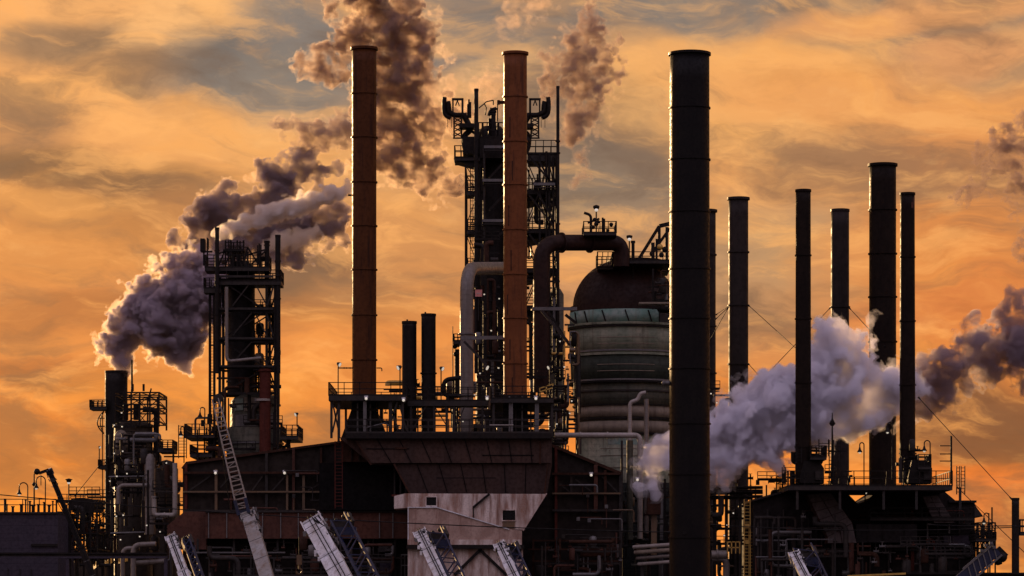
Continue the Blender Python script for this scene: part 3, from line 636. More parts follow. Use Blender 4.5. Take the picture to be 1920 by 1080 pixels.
# lower rust siding with pale battens, and the dark bay below
MB().box(X(386), X(770), 399.5, 402.4, Z(1010), Z(959)).build('siding', M['rust_siding'], t)
MB().prism([(X(313),Z(985)),(X(345),Z(959)),(X(386),Z(959)),(X(386),Z(1030)),(X(313),Z(1030))], 400.5, 402.4).build('siding', M['rust_siding'], t)
for px in (392,426,493,527,560,593,626,659,712,737):
    MB().box(X(px-.9), X(px+.9), 399.3, 399.497, Z(1009), Z(962)).build('batten', GS, t)
MB().box(X(386), X(770), 399.2, 399.49, Z(961), Z(958)).build('sill_strip', DS, t)
for px in (320,370,438,520,605,690,740,1000,1050,1100,1140): MB().box(X(px-2), X(px+2), 400.4, 401.4, 0, Z(1010)).build('column', DS if px < 900 else RD, t)
for a, b_, py, w, mm in ((360,535,1036,2.6,GS),(386,760,1046,3,DS),(990,1165,1030,3,RD),(1000,1165,1052,3,RD)): MB().box(X(a), X(b_), 399.6, 400.2, Z(py+w/2), Z(py-w/2)).build('girt', mm, t)
MB().box(X(712), X(734), 399.8, 400.3, 0, Z(1050)).build('door', M['wall_mauve'], t)
MB().box(X(710), X(736), 399.7, 400.35, Z(1035), Z(1018)).build('vent_panel', DS, t)
b = MB()
for px in (752,759,766): b.box(X(px-.5), X(px+.5), 400.0, 400.1, Z(1080), Z(1040))
for py in (1040,1060): b.box(X(752), X(766), 400.0, 400.1, Z(py+1), Z(py-1))
b.build('grating', GS, t)
for px, a, b_ in ((1094,1040,1080),(1102,1028,1080),(1145,1020,1045),(1158,1020,1045)): MB().cyl((X(px),399.7,Z(b_)),(X(px),399.7,Z(a)), .12, None, 8).build('conduit', GS, t)

rd = random.Random(77); t = thing('wall_piping', 'thin rusty conduits and small pipes running over the heater wall face', 'pipes', (X(560),401,0))
for k in range(34):
    px = rd.choice([rd.uniform(350,600), rd.uniform(350,735), rd.uniform(1045,1160)]); top = 880 if px < 700 else 895
    a = rd.uniform(top, 1040); L = rd.uniform(15, 70); mm = rd.choice([DS, RD, GS, M['rust_siding'], M['ochre_steel']]); r = rd.choice([.06,.09,.13])
    if rd.random() < .45: MB().cyl((X(px),401.3,Z(a+L)),(X(px),401.3,Z(a)), r, None, 8).build('conduit', mm, t)
    else: MB().tube(rounded([(X(px),401.2,Z(a)),(X(px+L*.9),401.2,Z(a)),(X(px+L*.9),401.2,Z(a+rd.uniform(8,25)))], .3, 3), r, 8).build('conduit', mm, t)
    if k % 3 == 0: MB().box(X(px-3), X(px+3), 401.0, 401.5, Z(a+6), Z(a-1)).build('junction_box', rd.choice([DS, GS]), t)
clutter('low pipes and pumps in the dark bay under the rust siding', 'process_bay', 392, 735, 1014, 1090, 396, 399, 81, .8, mats=[DS,DS,RD,M['rust_siding'],GS])
clutter('low pipes and pumps in the dark bay right of the rusty housing', 'process_bay', 990, 1164, 1000, 1090, 396, 400, 82, .9, mats=[DS,DS,RD,M['rust_siding'],GS])
t = thing('duct_hood', 'wide rust brown panelled duct hood under the deck of the reddish stack', 'duct', (X(890),395,Z(930)))
def panels(poly_rows, cols, Yf, gap=.05, th=.25):
    b = MB()
    (y0, a0, a1), (y1, b0, b1) = poly_rows
    for i in range(cols):
        f0, f1 = i/cols, (i+1)/cols
        A0, A1 = a0+(a1-a0)*f0+.4, a0+(a1-a0)*f1-.4; B0, B1 = b0+(b1-b0)*f0+.4, b0+(b1-b0)*f1-.4
        b.prism([(X(A0),Z(y0)),(X(A1),Z(y0)),(X(B1),Z(y1)),(X(B0),Z(y1))], Yf, Yf+th)
    return b
b = MB()
for i in range(1, 9):
    b.bar((X(668+(1034-668)*i/9),393.95,Z(824)),(X(700+(1034-700)*i/9),393.95,Z(872)), .16, .1)
b.build('seam_strips', M['seam_and_shade'], t)
b = MB()
for i in range(1, 7): b.bar((X(744+(1026-744)*i/7),394.55,Z(874)),(X(770+(1020-770)*i/7),394.55,Z(930)), .14, .1)
for y_, a_, c_ in ((846,690,770),(858,905,1000),(900,820,930)): b.bar((X(a_),393.95,Z(y_)),(X(c_),393.95,Z(y_)), .1)
b.build('seam_strips', M['seam_and_shade'], t)
b = panels(((823,668,1034),(872,700,1034)), 9, 394.0); b.build('hood_panels', M['hip_cladding'], t)
b = panels(((874,744,1026),(930,770,1020)), 7, 394.6); b.build('duct_panels', mat('duct_plate', (.062,.038,.032),(.08,.046,.036),(.035,.02,.017), rough=.8, k=.6, stretch=True), t)
MB().prism([(X(640),Z(824)),(X(1034),Z(824)),(X(1034),Z(874)),(X(1024),Z(932)),(X(772),Z(932)),(X(742),Z(874)),(X(700),Z(874))], 394.9, 403.3).build('casing', M['hip_cladding'], t)
for p, q in (((668,824),(700,876)),((1012,824),(1012,874)),((742,874),(772,930)),((1026,874),(1020,930)),((744,845),(766,845))): MB().bar((X(p[0]),393.9,Z(p[1])),(X(q[0]),393.9,Z(q[1])), .2).build('stiffener', RD, t)
MB().box(X(738), X(1024), 393.7, 394.5, Z(934), Z(930.5)).build('flange_edge', M['red_oxide'], t)
MB().box(X(736), X(1036), 393.6, 394.3, Z(824), Z(821)).build('flange_edge', DS, t)
t = thing('duct_box', 'dark boxed duct elbow with a black shade plate as opening left of the duct hood', 'duct', (X(690),396,Z(960)))
b = MB(); b.box(X(642), X(736), 397, 402.2, Z(868), Z(826)); b.build('casing', RD, t)
b = MB(); b.box(X(600), X(742), 398.6, 401.9, Z(957), Z(869)); b.build('shade_plate', M['seam_and_shade'], t)  # solid near-black plate stands in for the shade of a recess
for px in (662,676,693,720): MB().box(X(px-1), X(px+1), 396.7, 396.99, Z(866), Z(828)).build('stiffener', BS, t)
for px in (741,752,762): MB().box(X(px-1.6), X(px+1.6), 397.5, 398.2, Z(955), Z(878)).build('guide_rail', DS, t)
MB().ladder((X(638), 396.4, Z(955)), Z(830)-Z(955), .9, .12).build('ladder', M['red_oxide'], t)

# ---------------------------------------------------------------- rusty white housing
t = thing('rusty_housing', 'streaked rusty white metal housing with slanted right end below the duct hood', 'building', (X(880),390,0))
Yf = 388.0
RW, RP = M['rusty_white'], M['rusty_pink']
MB().prism([(X(745),Z(936)),(X(765),Z(931)),(X(1022),Z(932)),(X(980),Z(997)),(X(950),Z(996)),(X(824),Z(957)),(X(770),Z(957)),(X(745),Z(959))], Yf+1, 396).build('wall', RW, t)
MB().prism([(X(770),Z(957)),(X(824),Z(957)),(X(950),Z(996)),(X(978),Z(999)),(X(978),Z(1025)),(X(770),Z(1025))], Yf, 395.5).build('apron', RP, t)
MB().prism([(X(770),Z(1032)),(X(980),Z(1032)),(X(980),0),(X(770),0)], Yf+.8, 395.5).build('wall', RW, t)
MB().box(X(768), X(982), Yf-.1, Yf+1.2, Z(1032), Z(1025)).build('girder', BS, t)
MB().box(X(770), X(978), Yf-.15, Yf-.01, Z(1025), Z(1015.5)).build('trim', RW, t)
MB().bar((X(1023),Yf+.9,Z(931)),(X(980),Yf+.9,Z(999)), .16).build('trim', RW, t)
MB().bar((X(822),Yf-.1,Z(956.5)),(X(955),Yf-.1,Z(997)), .12).build('trim', M['white_paint'], t)
MB().bar((X(770),Yf-.1,Z(957)),(X(822),Yf-.1,Z(957)), .12).build('trim', M['white_paint'], t)
MB().box(X(770.4), X(772), Yf-.12, Yf-.01, Z(1025), Z(957)).build('trim', M['white_paint'], t)
for (a, b_, c, d, mm) in ((804,822,938,953,M['window_dark']),(943,966,962,980,M['window_dark'])):
    f = MB(); w = .12
    f.box(X(a)-w, X(b_)+w, Yf+.7, Yf+.99, Z(c), Z(c)+w); f.box(X(a)-w, X(b_)+w, Yf+.7, Yf+.99, Z(d)-w, Z(d)); f.box(X(a)-w, X(a), Yf+.7, Yf+.99, Z(d), Z(c)); f.box(X(b_), X(b_)+w, Yf+.7, Yf+.99, Z(d), Z(c))
    wf = f.build('window', RW, t); g2 = MB().box(X(a), X(b_), Yf+.9, Yf+.98, Z(d), Z(c)); g2.build('pane', mm, wf)
MB().box(X(944), X(965), Yf+.8, Yf+.97, Z(995), Z(982)).build('hatch', M['ochre_steel'], t)
MB().box(X(803), X(823), Yf+.55, Yf+.69, Z(955.5), Z(953.8)).build('window_sill', M['white_paint'], t)
MB().bar((X(919),Yf+.8,Z(932)),(X(889),Yf+.8,Z(957)), .28).build('gutter', BS, t)
MB().bar((X(889.5),Yf+.8,Z(957)),(X(890),Yf+.8,Z(977)), .14).build('gutter', BS, t)
MB().bar((X(855),Yf+.6,Z(1080)),(X(902),Yf+.6,Z(1034)), .36).build('brace', BS, t)
MB().bar((X(950),Yf+.6,Z(1080)),(X(902),Yf+.6,Z(1034)), .36).build('brace', BS, t)
b = MB()
for px in range(752, 1018, 13): b.box(X(px-.35), X(px+.35), Yf+.93, Yf+.995, Z(955 if px < 822 else min(994, 957+(px-824)*.31, 932+(1022-px)*1.55)), Z(934))
b.build('standing_seams', RW, t)
b = MB()
for px in range(783, 976, 15): b.box(X(px-.35), X(px+.35), Yf+.73, Yf+.795, Z(1110), Z(1033))
b.build('standing_seams', RW, t)

# ---------------------------------------------------------------- deck with the stacks
t = deck('upper steel deck round the tall brown stack with guard rails', 616, 762, 742, 394, 412, rail=25, thick=9, posts=(), step=2.0)
for px in (626,640,688,735,758):
    for yy in (394.6, 411): MB().bar((X(px),yy,Z(826)),(X(px),yy,Z(750)), .42 if px in (688,735) else .3).build('post', GS if px == 688 else DS, t)
for p, q in (((628,815),(640,760)),((640,815),(628,760)),((735,800),(750,752)),((750,812),(735,765)),((765,812),(752,765))): MB().bar((X(p[0]),394.6,Z(p[1])),(X(q[0]),394.6,Z(q[1])), .2).build('brace', DS, t)
t = deck('narrow dark walkway bridging between the two tall rust stacks', 764, 915, 752, 397, 400.5, rail=26, thick=9, step=2.4, railm=BS)
for px in (772,815,838,852,905):
    for yy in (397.3, 400.2): MB().bar((X(px),yy,Z(826)),(X(px),yy,Z(760)), .26).build('post', DS, t)
for p, q in (((772,812),(800,764)),((838,800),(815,764)),((852,812),(872,764))): MB().bar((X(p[0]),397.3,Z(p[1])),(X(q[0]),397.3,Z(q[1])), .14).build('brace', DS, t)
t = deck('steel deck round the foot of the reddish stack with guard rails', 920, 1038, 748, 394, 412, rail=24, thick=7, step=2.2)
for px in (926,958,1006,1034):
    for yy in (394.6, 411): MB().bar((X(px),yy,Z(826)),(X(px),yy,Z(755)), .5 if px in (1006,958) else .3).build('post', GS if px in (958,1006) else DS, t)
t = deck('long lower walkway with pale rails along the heater roof edge', 648, 1034, 812, 393, 396, rail=26, thick=10, step=2.6, railm=M['dark_steel'], m=BS)
for nm, c, lab in (('stack_hopper', 684, 'dark tapered stack base under the tall brown stack'), ('stack_hopper', 967, 'dark tapered stack base under the reddish stack')):
    t = thing(nm, lab, 'stack base', (X(c),402,Z(826))); 
    MB().prism([(X(c-23),Z(742)),(X(c+22),Z(742)),(X(c+22),Z(770)),(X(c+44 if c < 800 else c+26),Z(826)),(X(c-44 if c < 800 else c-26),Z(826)),(X(c-23),Z(768))], 398, 406).build('casing', BS, t)
    for k in (-12, 0, 12): MB().box(X(c+k-1.4), X(c+k+1.4), 397.7, 397.99, Z(824), Z(745)).build('stiffener', GS if k else DS, t)
    MB().box(X(c-24), X(c+24), 397.6, 398, Z(772), Z(768)).build('stiffener', DS, t)
pipe('pair of pale handrail pipes slanting on the left stack base', [(686,802,393.6),(722,793,393.6),(732,800,393.6)], 1.0, GS, n=8, name='handrail')
pipe('white cross pipe lying on the rail below the reddish stack', [(918,797,392.6),(962,797,392.6)], 1.1, M['pale_cladding'], n=8, name='handrail', flanges=((0,.98),))
floodlight('floodlight at the far left end of the upper deck', 634, 682, 742, 394.4, 1, 9)
pipe('thin pipe arm with valves between the left floodlight and the brown stack', [(634,690,396),(662,690,400)], 1.2, BS, n=8, flanges=((0,.4),(0,.55),(0,.8)))
pipe('short vent stub with a hanging gauge on the right of the brown stack', [(706,690,400),(716,690,400),(716,696,400)], 1, BS, n=8)
floodlight('floodlight facing left between the brown stack and the short stacks', 750, 688, 742, 394.4, -1, 10)
floodlight('floodlight right of the taller short black stack', 827, 690, 752, 397.4, 1, 9)
floodlight('floodlight under the horizontal beam left of the reddish stack', 910, 688, 748, 394.4, 1, 10)
for k, (px, py, lab) in enumerate(((691,752,'small white lamp under the deck below the tall brown stack'),(760,755,'small white lamp at the right end of the brown stack deck'),(914,752,'small white lamp at the left end of the reddish stack deck'),(1004,752,'small white lamp under the right of the reddish stack deck'),
        (402,884,'small white lamp on the ochre post left of the lattice boom'),(532,884,'small white lamp over the pair of ochre posts'),(1109,888,'small white lamp on the heater wall right of the duct hood'),(1196,897,'small white lamp on the insulated downpipe'))):
    yy = 393.4 if py < 800 else 401.4; t = thing('bulkhead_lamp', lab, 'lamp', (X(px),yy,Z(py)), 'small white lamps on the steelwork')
    MB().box(X(px-3.4), X(px+3.4), yy, yy+.35, Z(py), Z(py-3.5)).build('housing', M['white_paint'], t)
    MB().ball((X(px),yy-.02,Z(py+2)), PW(2.6,Y), 8).build('lens', M['lamp_glass'], t)
    MB().bar((X(px+2.5),yy+.2,Z(py+5)),(X(px+3),yy+.8,Z(py-1)), .1).build('bracket', GS, t)
clutter('dense bay of pipes and valves behind the short black stacks', 'process_bay', 715, 860, 705, 824, 413, 424, 11, .9, mats=[BS,DS,M['ochre_steel'],RD,M['yellow_paint_and_sun']])
clutter('packed bay of pipework behind the deck of the reddish stack', 'process_bay', 846, 1064, 690, 826, 414, 424, 12, .9)
pipe('dark looped pipe elbow between the short stacks and the grey elbow duct', [(866,742,408),(840,742,408),(832,738,408),(832,712,408),(866,708,408)], 4.2, BS, flanges=((0,.3),(2,.2)), name='pipe_loop')

# ================================================================== lattice tower (left)
Y = 450; X = lambda p: PX(p,450); Z = lambda p: PZ(p,450)
column_vessel('squat grey patched vessel forming the foot of the lattice tower', 478, 452, [(.1,735),(30,738),(45,752),(46,800),(52,806),(52,1140)], M['vessel_dark'], 48, rings=((46,760,3,DS),(46,803,3,DS),(52,832,3,GS)))
column_vessel('black cylindrical column inside the lattice tower', 452, 452, [(.1,488),(14,490),(24,500),(26,516),(26,742)], M['black_steel'], 40, rings=((26,583,2,DS),(26,640,2,DS),(26,690,2,DS)))
t = thing('cladding_patch', 'patched beige and teal insulation sheet on the squat tower vessel', 'insulation', (X(478),449,Z(800)))
def curved(cx, cy, r, a0, a1, z0, z1, th=.12, n=10):
    b = MB(); an = [R(a0+(a1-a0)*i/n) for i in range(n+1)]
    for p, q in zip(an[:-1], an[1:]):
        pts = [(r,p),(r+th,p),(r+th,q),(r,q)]
        vs = [(cx+rr*math.cos(a),cy+rr*math.sin(a),zz) for zz in (z0,z1) for rr,a in pts]
        b.add(vs, [(0,3,2,1),(4,5,6,7),(0,1,5,4),(2,3,7,6),(1,2,6,5),(3,0,4,7)])
    return b
cxv, rv = PX(478,452), PW(46.2,452)
curved(cxv,452,rv,250,290,Z(772),Z(746)).build('sheet', M['vessel_beige'], t)
curved(cxv,452,rv,222,247,Z(770),Z(748)).build('sheet', M['vessel_teal'], t)
curved(cxv,452,rv,295,340,Z(800),Z(776)).build('sheet', GS, t)
curved(cxv,452,rv,225,292,Z(800),Z(778)).build('sheet', M['grey_steel'], t)
t = lattice('tall dark lattice tower frame with braced bays left of the brown stack', 'lattice_tower', 'steel tower', 412, 516, 447, 452.5, [524,583,638,690,738], BS, colw=5, beamw=4.2, brace='z', bot=870, mid=(500,))
for px, top in ((397,540),(405,540)): MB().bar((X(px),447.5,Z(870)),(X(px),447.5,Z(top)), .34).build('column', BS, t)
for py in (556,600,650,700,744,790): MB().bar((X(395),447.5,Z(py)),(X(414),447.5,Z(py)), .22).build('beam', BS, t)
MB().ladder((X(401),446.9,Z(800)), Z(545)-Z(800), .8, .1).build('ladder', BS, t)
for px, a, b_ in ((524,470,760),(519,540,760),(507,540,740)): MB().bar((X(px),449,Z(b_)),(X(px),449,Z(a)), .26).build('column', BS, t)
stack('thick black vent pipe rising highest on the lattice tower', 403, 411, 428, 700, 446, [470,530,590], BS, rim=.6, name='vent_pipe', ringpx=1)
stack('black vent pipe pair at the right corner of the lattice tower', 516, 526, 442, 700, 447, [490,560], BS, rim=.4, name='vent_pipe', ringpx=1)
stack('stubby square headed vent between the tower top posts', 496, 505, 453, 524, 449, [460], BS, rim=1.2, name='vent_pipe', ringpx=1.5)
t = deck('top platform of the lattice tower with crowded guard rails', 384, 504, 502, 446.5, 451, rail=24, thick=6, step=1.3); 
deck('left balcony hanging off the lattice tower below its top', 382, 414, 541, 446.5, 449.5, rail=20, thick=8, step=.9)
deck('wide second platform near the top of the lattice tower', 404, 527, 528, 446.5, 451.5, rail=22, thick=6, step=1.6)
for py, lab in ((583,'upper'),(638,'middle'),(690,'lower')):
    deck(lab+' landing inside the right bay of the lattice tower', 474, 518, py-1, 448, 451.5, rail=20, thick=5, step=1.1)
t = thing('davit_rack', 'cluster of dark davits, hoops and pipes crowning the lattice tower', 'steelwork', (X(445),450,Z(502)))
MB().railing([(X(424),449,Z(470)),(X(458),449,Z(470))], PW(14,450), .12, .8).build('railing', BS, t)
MB().railing([(X(424),455,Z(470)),(X(458),455,Z(470))], PW(14,450), .12, .8).build('railing', BS, t)
MB().box(X(420), X(460), 448.6, 455.4, Z(473), Z(469.5)).build('deck_plate', BS, t)
for px in (424,434,446,458): MB().bar((X(px),449,Z(502)),(X(px),449,Z(452)), .22).build('post', BS, t)
for p, q in (((424,500),(434,474)),((458,498),(466,466)),((466,466),(486,498)),((466,474),(466,500)),((466,480),(500,470)),((470,500),(500,472)),((412,500),(424,470)),((410,478),(424,474)),((384,500),(384,474)),((392,470),(392,450)),((386,474),(400,474))): MB().bar((X(p[0]),448.6,Z(p[1])),(X(q[0]),448.6,Z(q[1])), .22).build('brace', BS, t)
MB().tube(rounded([(X(438),449.5,Z(502)),(X(438),449.5,Z(480)),(X(448),449.5,Z(478)),(X(448),449.5,Z(502))], 1, 6), PW(3.4,450), 12).build('hoop_pipe', BS, t)
MB().box(X(378), X(386), 448, 450, Z(474), Z(450)).build('box', BS, t)
for px, a in ((390,447),(430,452),(439,455),(451,453),(458,453),(484,461),(490,460),(487,458)): MB().bar((X(px),449.2,Z(502)),(X(px),449.2,Z(a)), PW(2.6,450)).build('post', BS, t)
for px, py in ((487,478),(484,490),(494,486),(420,492),(412,490)): MB().ball((X(px),449.4,Z(py)), PW(5,450), 7).build('valve', M['ochre_steel'] if px in (420,412) else BS, t)
t = thing('tower_girts', 'pale horizontal girts and slanted braces across the lattice tower face', 'steelwork', (X(465),446,Z(690)))
for py in (523,583,638,690): MB().box(X(414), X(516), 446.2, 446.6, Z(py+2.4), Z(py-1.6)).build('girt', DS, t)
for p, q in (((440,577),(476,530)),((440,632),(476,590)),((440,684),(476,644)),((484,540),(504,578)),((484,596),(504,634)),((484,650),(504,688)),((504,596),(516,634)),((516,540),(504,578))): MB().bar((X(p[0]),446.8,Z(p[1])),(X(q[0]),446.8,Z(q[1])), .18).build('brace', DS, t)
pipe('pale L shaped drain pipe on the front of the lattice tower', [(425,538,445),(425,678,445),(490,671,445)], 3.2, M['grey_cladding'], bend=.8)
pipe('thick red oxide riser pipe on the right of the tower foot', [(497,692,446.5),(497,860,446.5)], 10.5, M['red_oxide'], flanges=((0,.02),))
t = thing('pipe_collar', 'pale collar clamped round the red oxide riser pipe', 'clamp', (X(497),446.5,Z(754)))
MB().hoop(X(497),446.5,PW(10,446),PW(14,446),Z(755),Z(751),20).build('band', M['pale_cladding'], t); MB().box(X(482),X(484),446,446.8,Z(756),Z(750)).build('lug', GS, t)
clutter('small pumps and pipes inside the lattice tower bays', 'process_bay', 470, 520, 545, 740, 449, 456, 21, .8, mats=[BS,DS,RD,BS,M['ochre_steel']])
clutter('rusty pipes wrapped round the squat vessel of the lattice tower', 'process_bay', 404, 528, 690, 862, 446.4, 448.6, 22, .55, mats=[BS,DS,RD,DS,RD])
clutter('dark crowded pipework below the left of the lattice tower', 'process_bay', 366, 420, 770, 868, 445, 455, 23, 1.5, mats=[BS,BS,DS,RD,BS])
t = deck('lower left balcony with ladder beside the lattice tower foot', 346, 402, 817, 446, 456, rail=22, thick=4, step=1.0)
MB().ladder((X(348),445.8,Z(862)), Z(800)-Z(862), 1.1, .12).build('ladder', BS, t)
deck('small landing under the lower left tower balcony', 356, 398, 852, 446, 456, rail=18, thick=5, step=1.0)
deck('right balcony at the foot of the lattice tower', 526, 559, 819, 446, 456, rail=22, thick=5, step=.9)
t = thing('bracket_steel', 'dark slanting brackets under the right balcony of the tower', 'steelwork', (X(540),448,Z(860)))
MB().bar((X(528),448,Z(850)),(X(548),448,Z(824)), .35).build('brace', BS, t); MB().bar((X(543),448,Z(860)),(X(543),448,Z(824)), .5).build('post', BS, t); MB().bar((X(524),449,Z(838)),(X(546),449,Z(838)), .3).build('beam', BS, t)
floodlight('floodlight post on the right balcony of the lattice tower', 557, 776, 800, 446.5, -1, 8)
gooseneck('gooseneck lamp left of the lattice tower foot', 384, 764, 800, 446.5, -1, 9)
gooseneck('small gooseneck lamp between the far left stack unit and the tower', 345, 800, 868, 446, -1, 6)

# ================================================================== far left unit
Y = 470; X = lambda p: PX(p,470); Z = lambda p: PZ(p,470)
stack('black smoking stack at the far left pouring out grey smoke', 197, 239, 697, 1200, 470, [], BS, rim=.3, ladder=(-1,780,960))
t = deck('thin side balcony on the left of the smoking stack', 168, 200, 764, 468, 472, rail=14, thick=4, step=.7)
t = thing('ladder_cage', 'bowed ladder cage on the left side of the smoking stack', 'ladder', (X(192),469,Z(812)))
MB().tube([(X(196-12*math.sin(math.pi*k/10)),469,Z(772+k*4.2)) for k in range(11)], .09, 6).build('cage_bar', BS, t)
MB().tube([(X(196-7*math.sin(math.pi*k/10)),469.3,Z(772+k*4.2)) for k in range(11)], .08, 6).build('cage_bar', BS, t)
MB().bar((X(186),469,Z(800)),(X(198),469,Z(800)), .16).build('rung', BS, t); MB().bar((X(188),469,Z(785)),(X(198),469,Z(785)), .12).build('rung', BS, t)
column_vessel('broad dark column right of the smoking stack with a pipe crown', 250, 463, [(.1,790),(24,791),(36,796),(36,1200)], M['column_brown'], 44, rings=((36,800,3,DS),))
column_vessel('small domed drum catching light in front of the smoking stack', 227, 455, [(.1,806),(7,808),(12,815),(13,832),(13,842)], M['vessel_beige'], 24, rings=((13,840,2,DS),))
t = lattice('open steel crown frame over the broad dark column', 'crown_frame', 'steelwork', 215, 298, 458, 468, [736,741,758,768,790], BS, colw=3.2, beamw=2.6, brace='z', bot=800, mid=(246,262,281))
for px in (250,264,284): MB().bar((X(px),460,Z(742)),(X(px),460,Z(729)), .3).build('stub', BS, t)
MB().bar((X(298),460,Z(737)),(X(291),460,Z(765)), .2).build('brace', BS, t)
MB().cyl((X(264),459,Z(745)),(X(264),459,Z(686)), .17, .13, 8).build('lightning_rod', BS, t)
for px in (251,270): MB().cyl((X(px),460,Z(795)),(X(px),460,Z(766)), PW(5,460), None, 12).build('riser', BS, t)
pipe('thick black overhead pipe bending down beside the broad dark column', [(268,768,462),(293,768,462),(293,850,462)], 5.2, BS, bend=1.1, flanges=((1,.9),))
clutter('crowded valves and pipes in front of the smoking stack', 'process_bay', 196, 272, 790, 1000, 452, 458, 31, .7, mats=[BS,BS,DS,RD,M['ochre_steel']])
clutter('maze of pipework between the light column and the heater wall', 'process_bay', 268, 336, 850, 1050, 446, 454, 32, .9)
clutter('tangle of thin steelwork below the smoking stack', 'process_bay', 100, 210, 925, 1055, 452, 462, 33, 1.0, mats=[BS,BS,DS,RD,BS])
column_vessel('slim pale grey column with rounded top beside the broad dark one', 281, 450, [(.1,850),(6,852),(10,860),(10,1002)], M['grey_cladding'], 28)
t = deck('small railed landing above the slim pale column', 296, 324, 842, 449, 455, rail=17, thick=6, step=.6)
pipe('pale insulated U pipe hanging right of the slim pale column', [(289,930,447),(289,966,447),(328,966,447),(328,868,447)], 4.6, M['pale_cladding'], bend=.55, flanges=((0,.05),(1,.5)))
pipe('long horizontal pale pipe bending down on the broad dark column', [(280,910,449),(222,910,449),(222,945,449)], 4, M['grey_cladding'], bend=.9)
pipe('thin pale pipe across the broad dark column, upper one', [(204,894,450),(272,893,450)], 1.6, GS, n=8)
pipe('thin pale pipe across the broad dark column, lower one', [(203,1000,450),(270,998,450)], 1.8, GS, n=8)
pipe('pale pipe elbow low on the left, left one of two', [(230,1090,446),(230,1028,446),(262,1028,446)], 4.2, M['grey_cladding'], bend=1)
pipe('pale pipe elbow low on the left, right one of two', [(250,1090,445),(250,1022,445),(292,1020,445)], 5, M['grey_cladding'], bend=1)
pipe('fat grey pipe running along under the left girder', [(256,1056,447),(310,1052,447)], 5, M['grey_cladding'])
pipe('slim dark hooked pipe at the end of the small railed landing', [(306,842,448),(325,842,448),(325,872,448)], 2, BS, n=8)
deck('little bracket landing low on the left of the smoking stack', 184, 200, 874, 468, 472, rail=12, thick=5, step=.5)
floodlight('tiny floodlight on the bracket landing beside the smoking stack', 186, 838, 870, 468, 1, 5)
guy('thin wire sloping down left from the smoking stack', (187,872,468), (140,930,466), .05)
t = thing('sun_coloured_panel', 'row of wall panels with low sunlight coloured in yellow under the left girder', 'panel', (X(205),455,Z(1090)))
for a, b_, c, d in ((175,192,1058,1050),(196,218,1054,1044),(222,247,1047,1041)):
    x0, x1 = PX(a,455), PX(b_,455); b = MB()
    b.add([(x0,455.0,PZ(c+10,455)),(x1,450.3,PZ(d+12,455)),(x1,450.3,PZ(d,455)),(x0,455.0,PZ(c,455)),(x0,455.15,PZ(c+10,455)),(x1,450.45,PZ(d+12,455)),(x1,450.45,PZ(d,455)),(x0,455.15,PZ(c,455))], [(0,1,2,3),(7,6,5,4),(3,2,6,7),(0,4,5,1),(1,5,6,2),(0,3,7,4)])
    b.build('panel', M['yellow_paint_and_sun'], t)  # sunlit wall as angled sheets, the sunlight put in as yellow
for px in (194,219): MB().bar((PX(px,455),453.8,0),(PX(px,455),453.8,PZ(1042,455)), .3).build('post', BS, t)

t = thing('dark_backing', 'low dark backing wall added to close the gap below the left pipes', 'building', (PX(225,480),486,0))  # added dark backing so no sky shows through below the pipes
MB().box(PX(108,480), PX(352,480), 480, 492, 0, PZ(1046,480)).build('wall', M['column_brown'], t); MB().box(PX(106,480), PX(354,480), 479.7, 492.3, PZ(1046,480), PZ(1042,480)).build('roof_edge', BS, t)
column_vessel('dark squat backing vessel added behind the pale U pipe', 312, 460, [(.1,862),(14,866),(22,880),(22,1140)], M['column_brown'], 32)  # added as dark fill against the sky behind the pipework
column_vessel('dark backing column added close behind the slim pale column', 283, 466, [(.1,842),(14,846),(20,856),(20,1140)], M['column_brown'], 32)  # another added dark backing, fills the bright gap between the columns
clutter('upper pipes and valves between the crown frame and the slim column', 'process_bay', 200, 300, 800, 930, 449, 454, 36, .8, mats=[BS,BS,DS,M['column_brown'],GS])
def work_light(label, px, py, Yw, group):
    c = PT(px, py, Yw); t = thing('work_light', label, 'lamp', c, group)
    MB().ball(c, PW(1.5,Yw), 6).build('bulb', M['lamp_glass'], t); MB().hoop(c.x, c.y, .02, PW(2.1,Yw), c.z+PW(1.2,Yw), c.z+PW(2,Yw), 10).build('cap', BS, t)
for px, py in ((214,797),(228,774),(229,800),(214,850),(230,846),(238,888),(219,893),(206,902),(212,915),(231,966),(218,968),(226,1012),(262,1006),(275,985),(197,1027),(300,997),(312,868),(169,980),(156,965)):
    work_light('tiny lit work lamp among the dark pipes of the far left unit', px, py, 444, 'tiny lit work lamps of the far left unit')
for px, py in ((908,552),(921,620),(936,560),(900,700),(935,690),(985,700),(890,740),(1058,688),(1072,752),(1044,795),(1068,775),(1031,800),(868,790),(1050,640)):
    work_light('tiny lit work lamp among the pipes round the reddish stack', px, py, 405, 'tiny lit work lamps round the reddish stack')
for px, py in ((1333,738),(1344,755),(1545,919),(1363,985),(1358,1004),(1375,962)):
    work_light('tiny lit work lamp on the steelwork right of the widest smokestack', px, py, 398, 'tiny lit work lamps right of the widest smokestack')
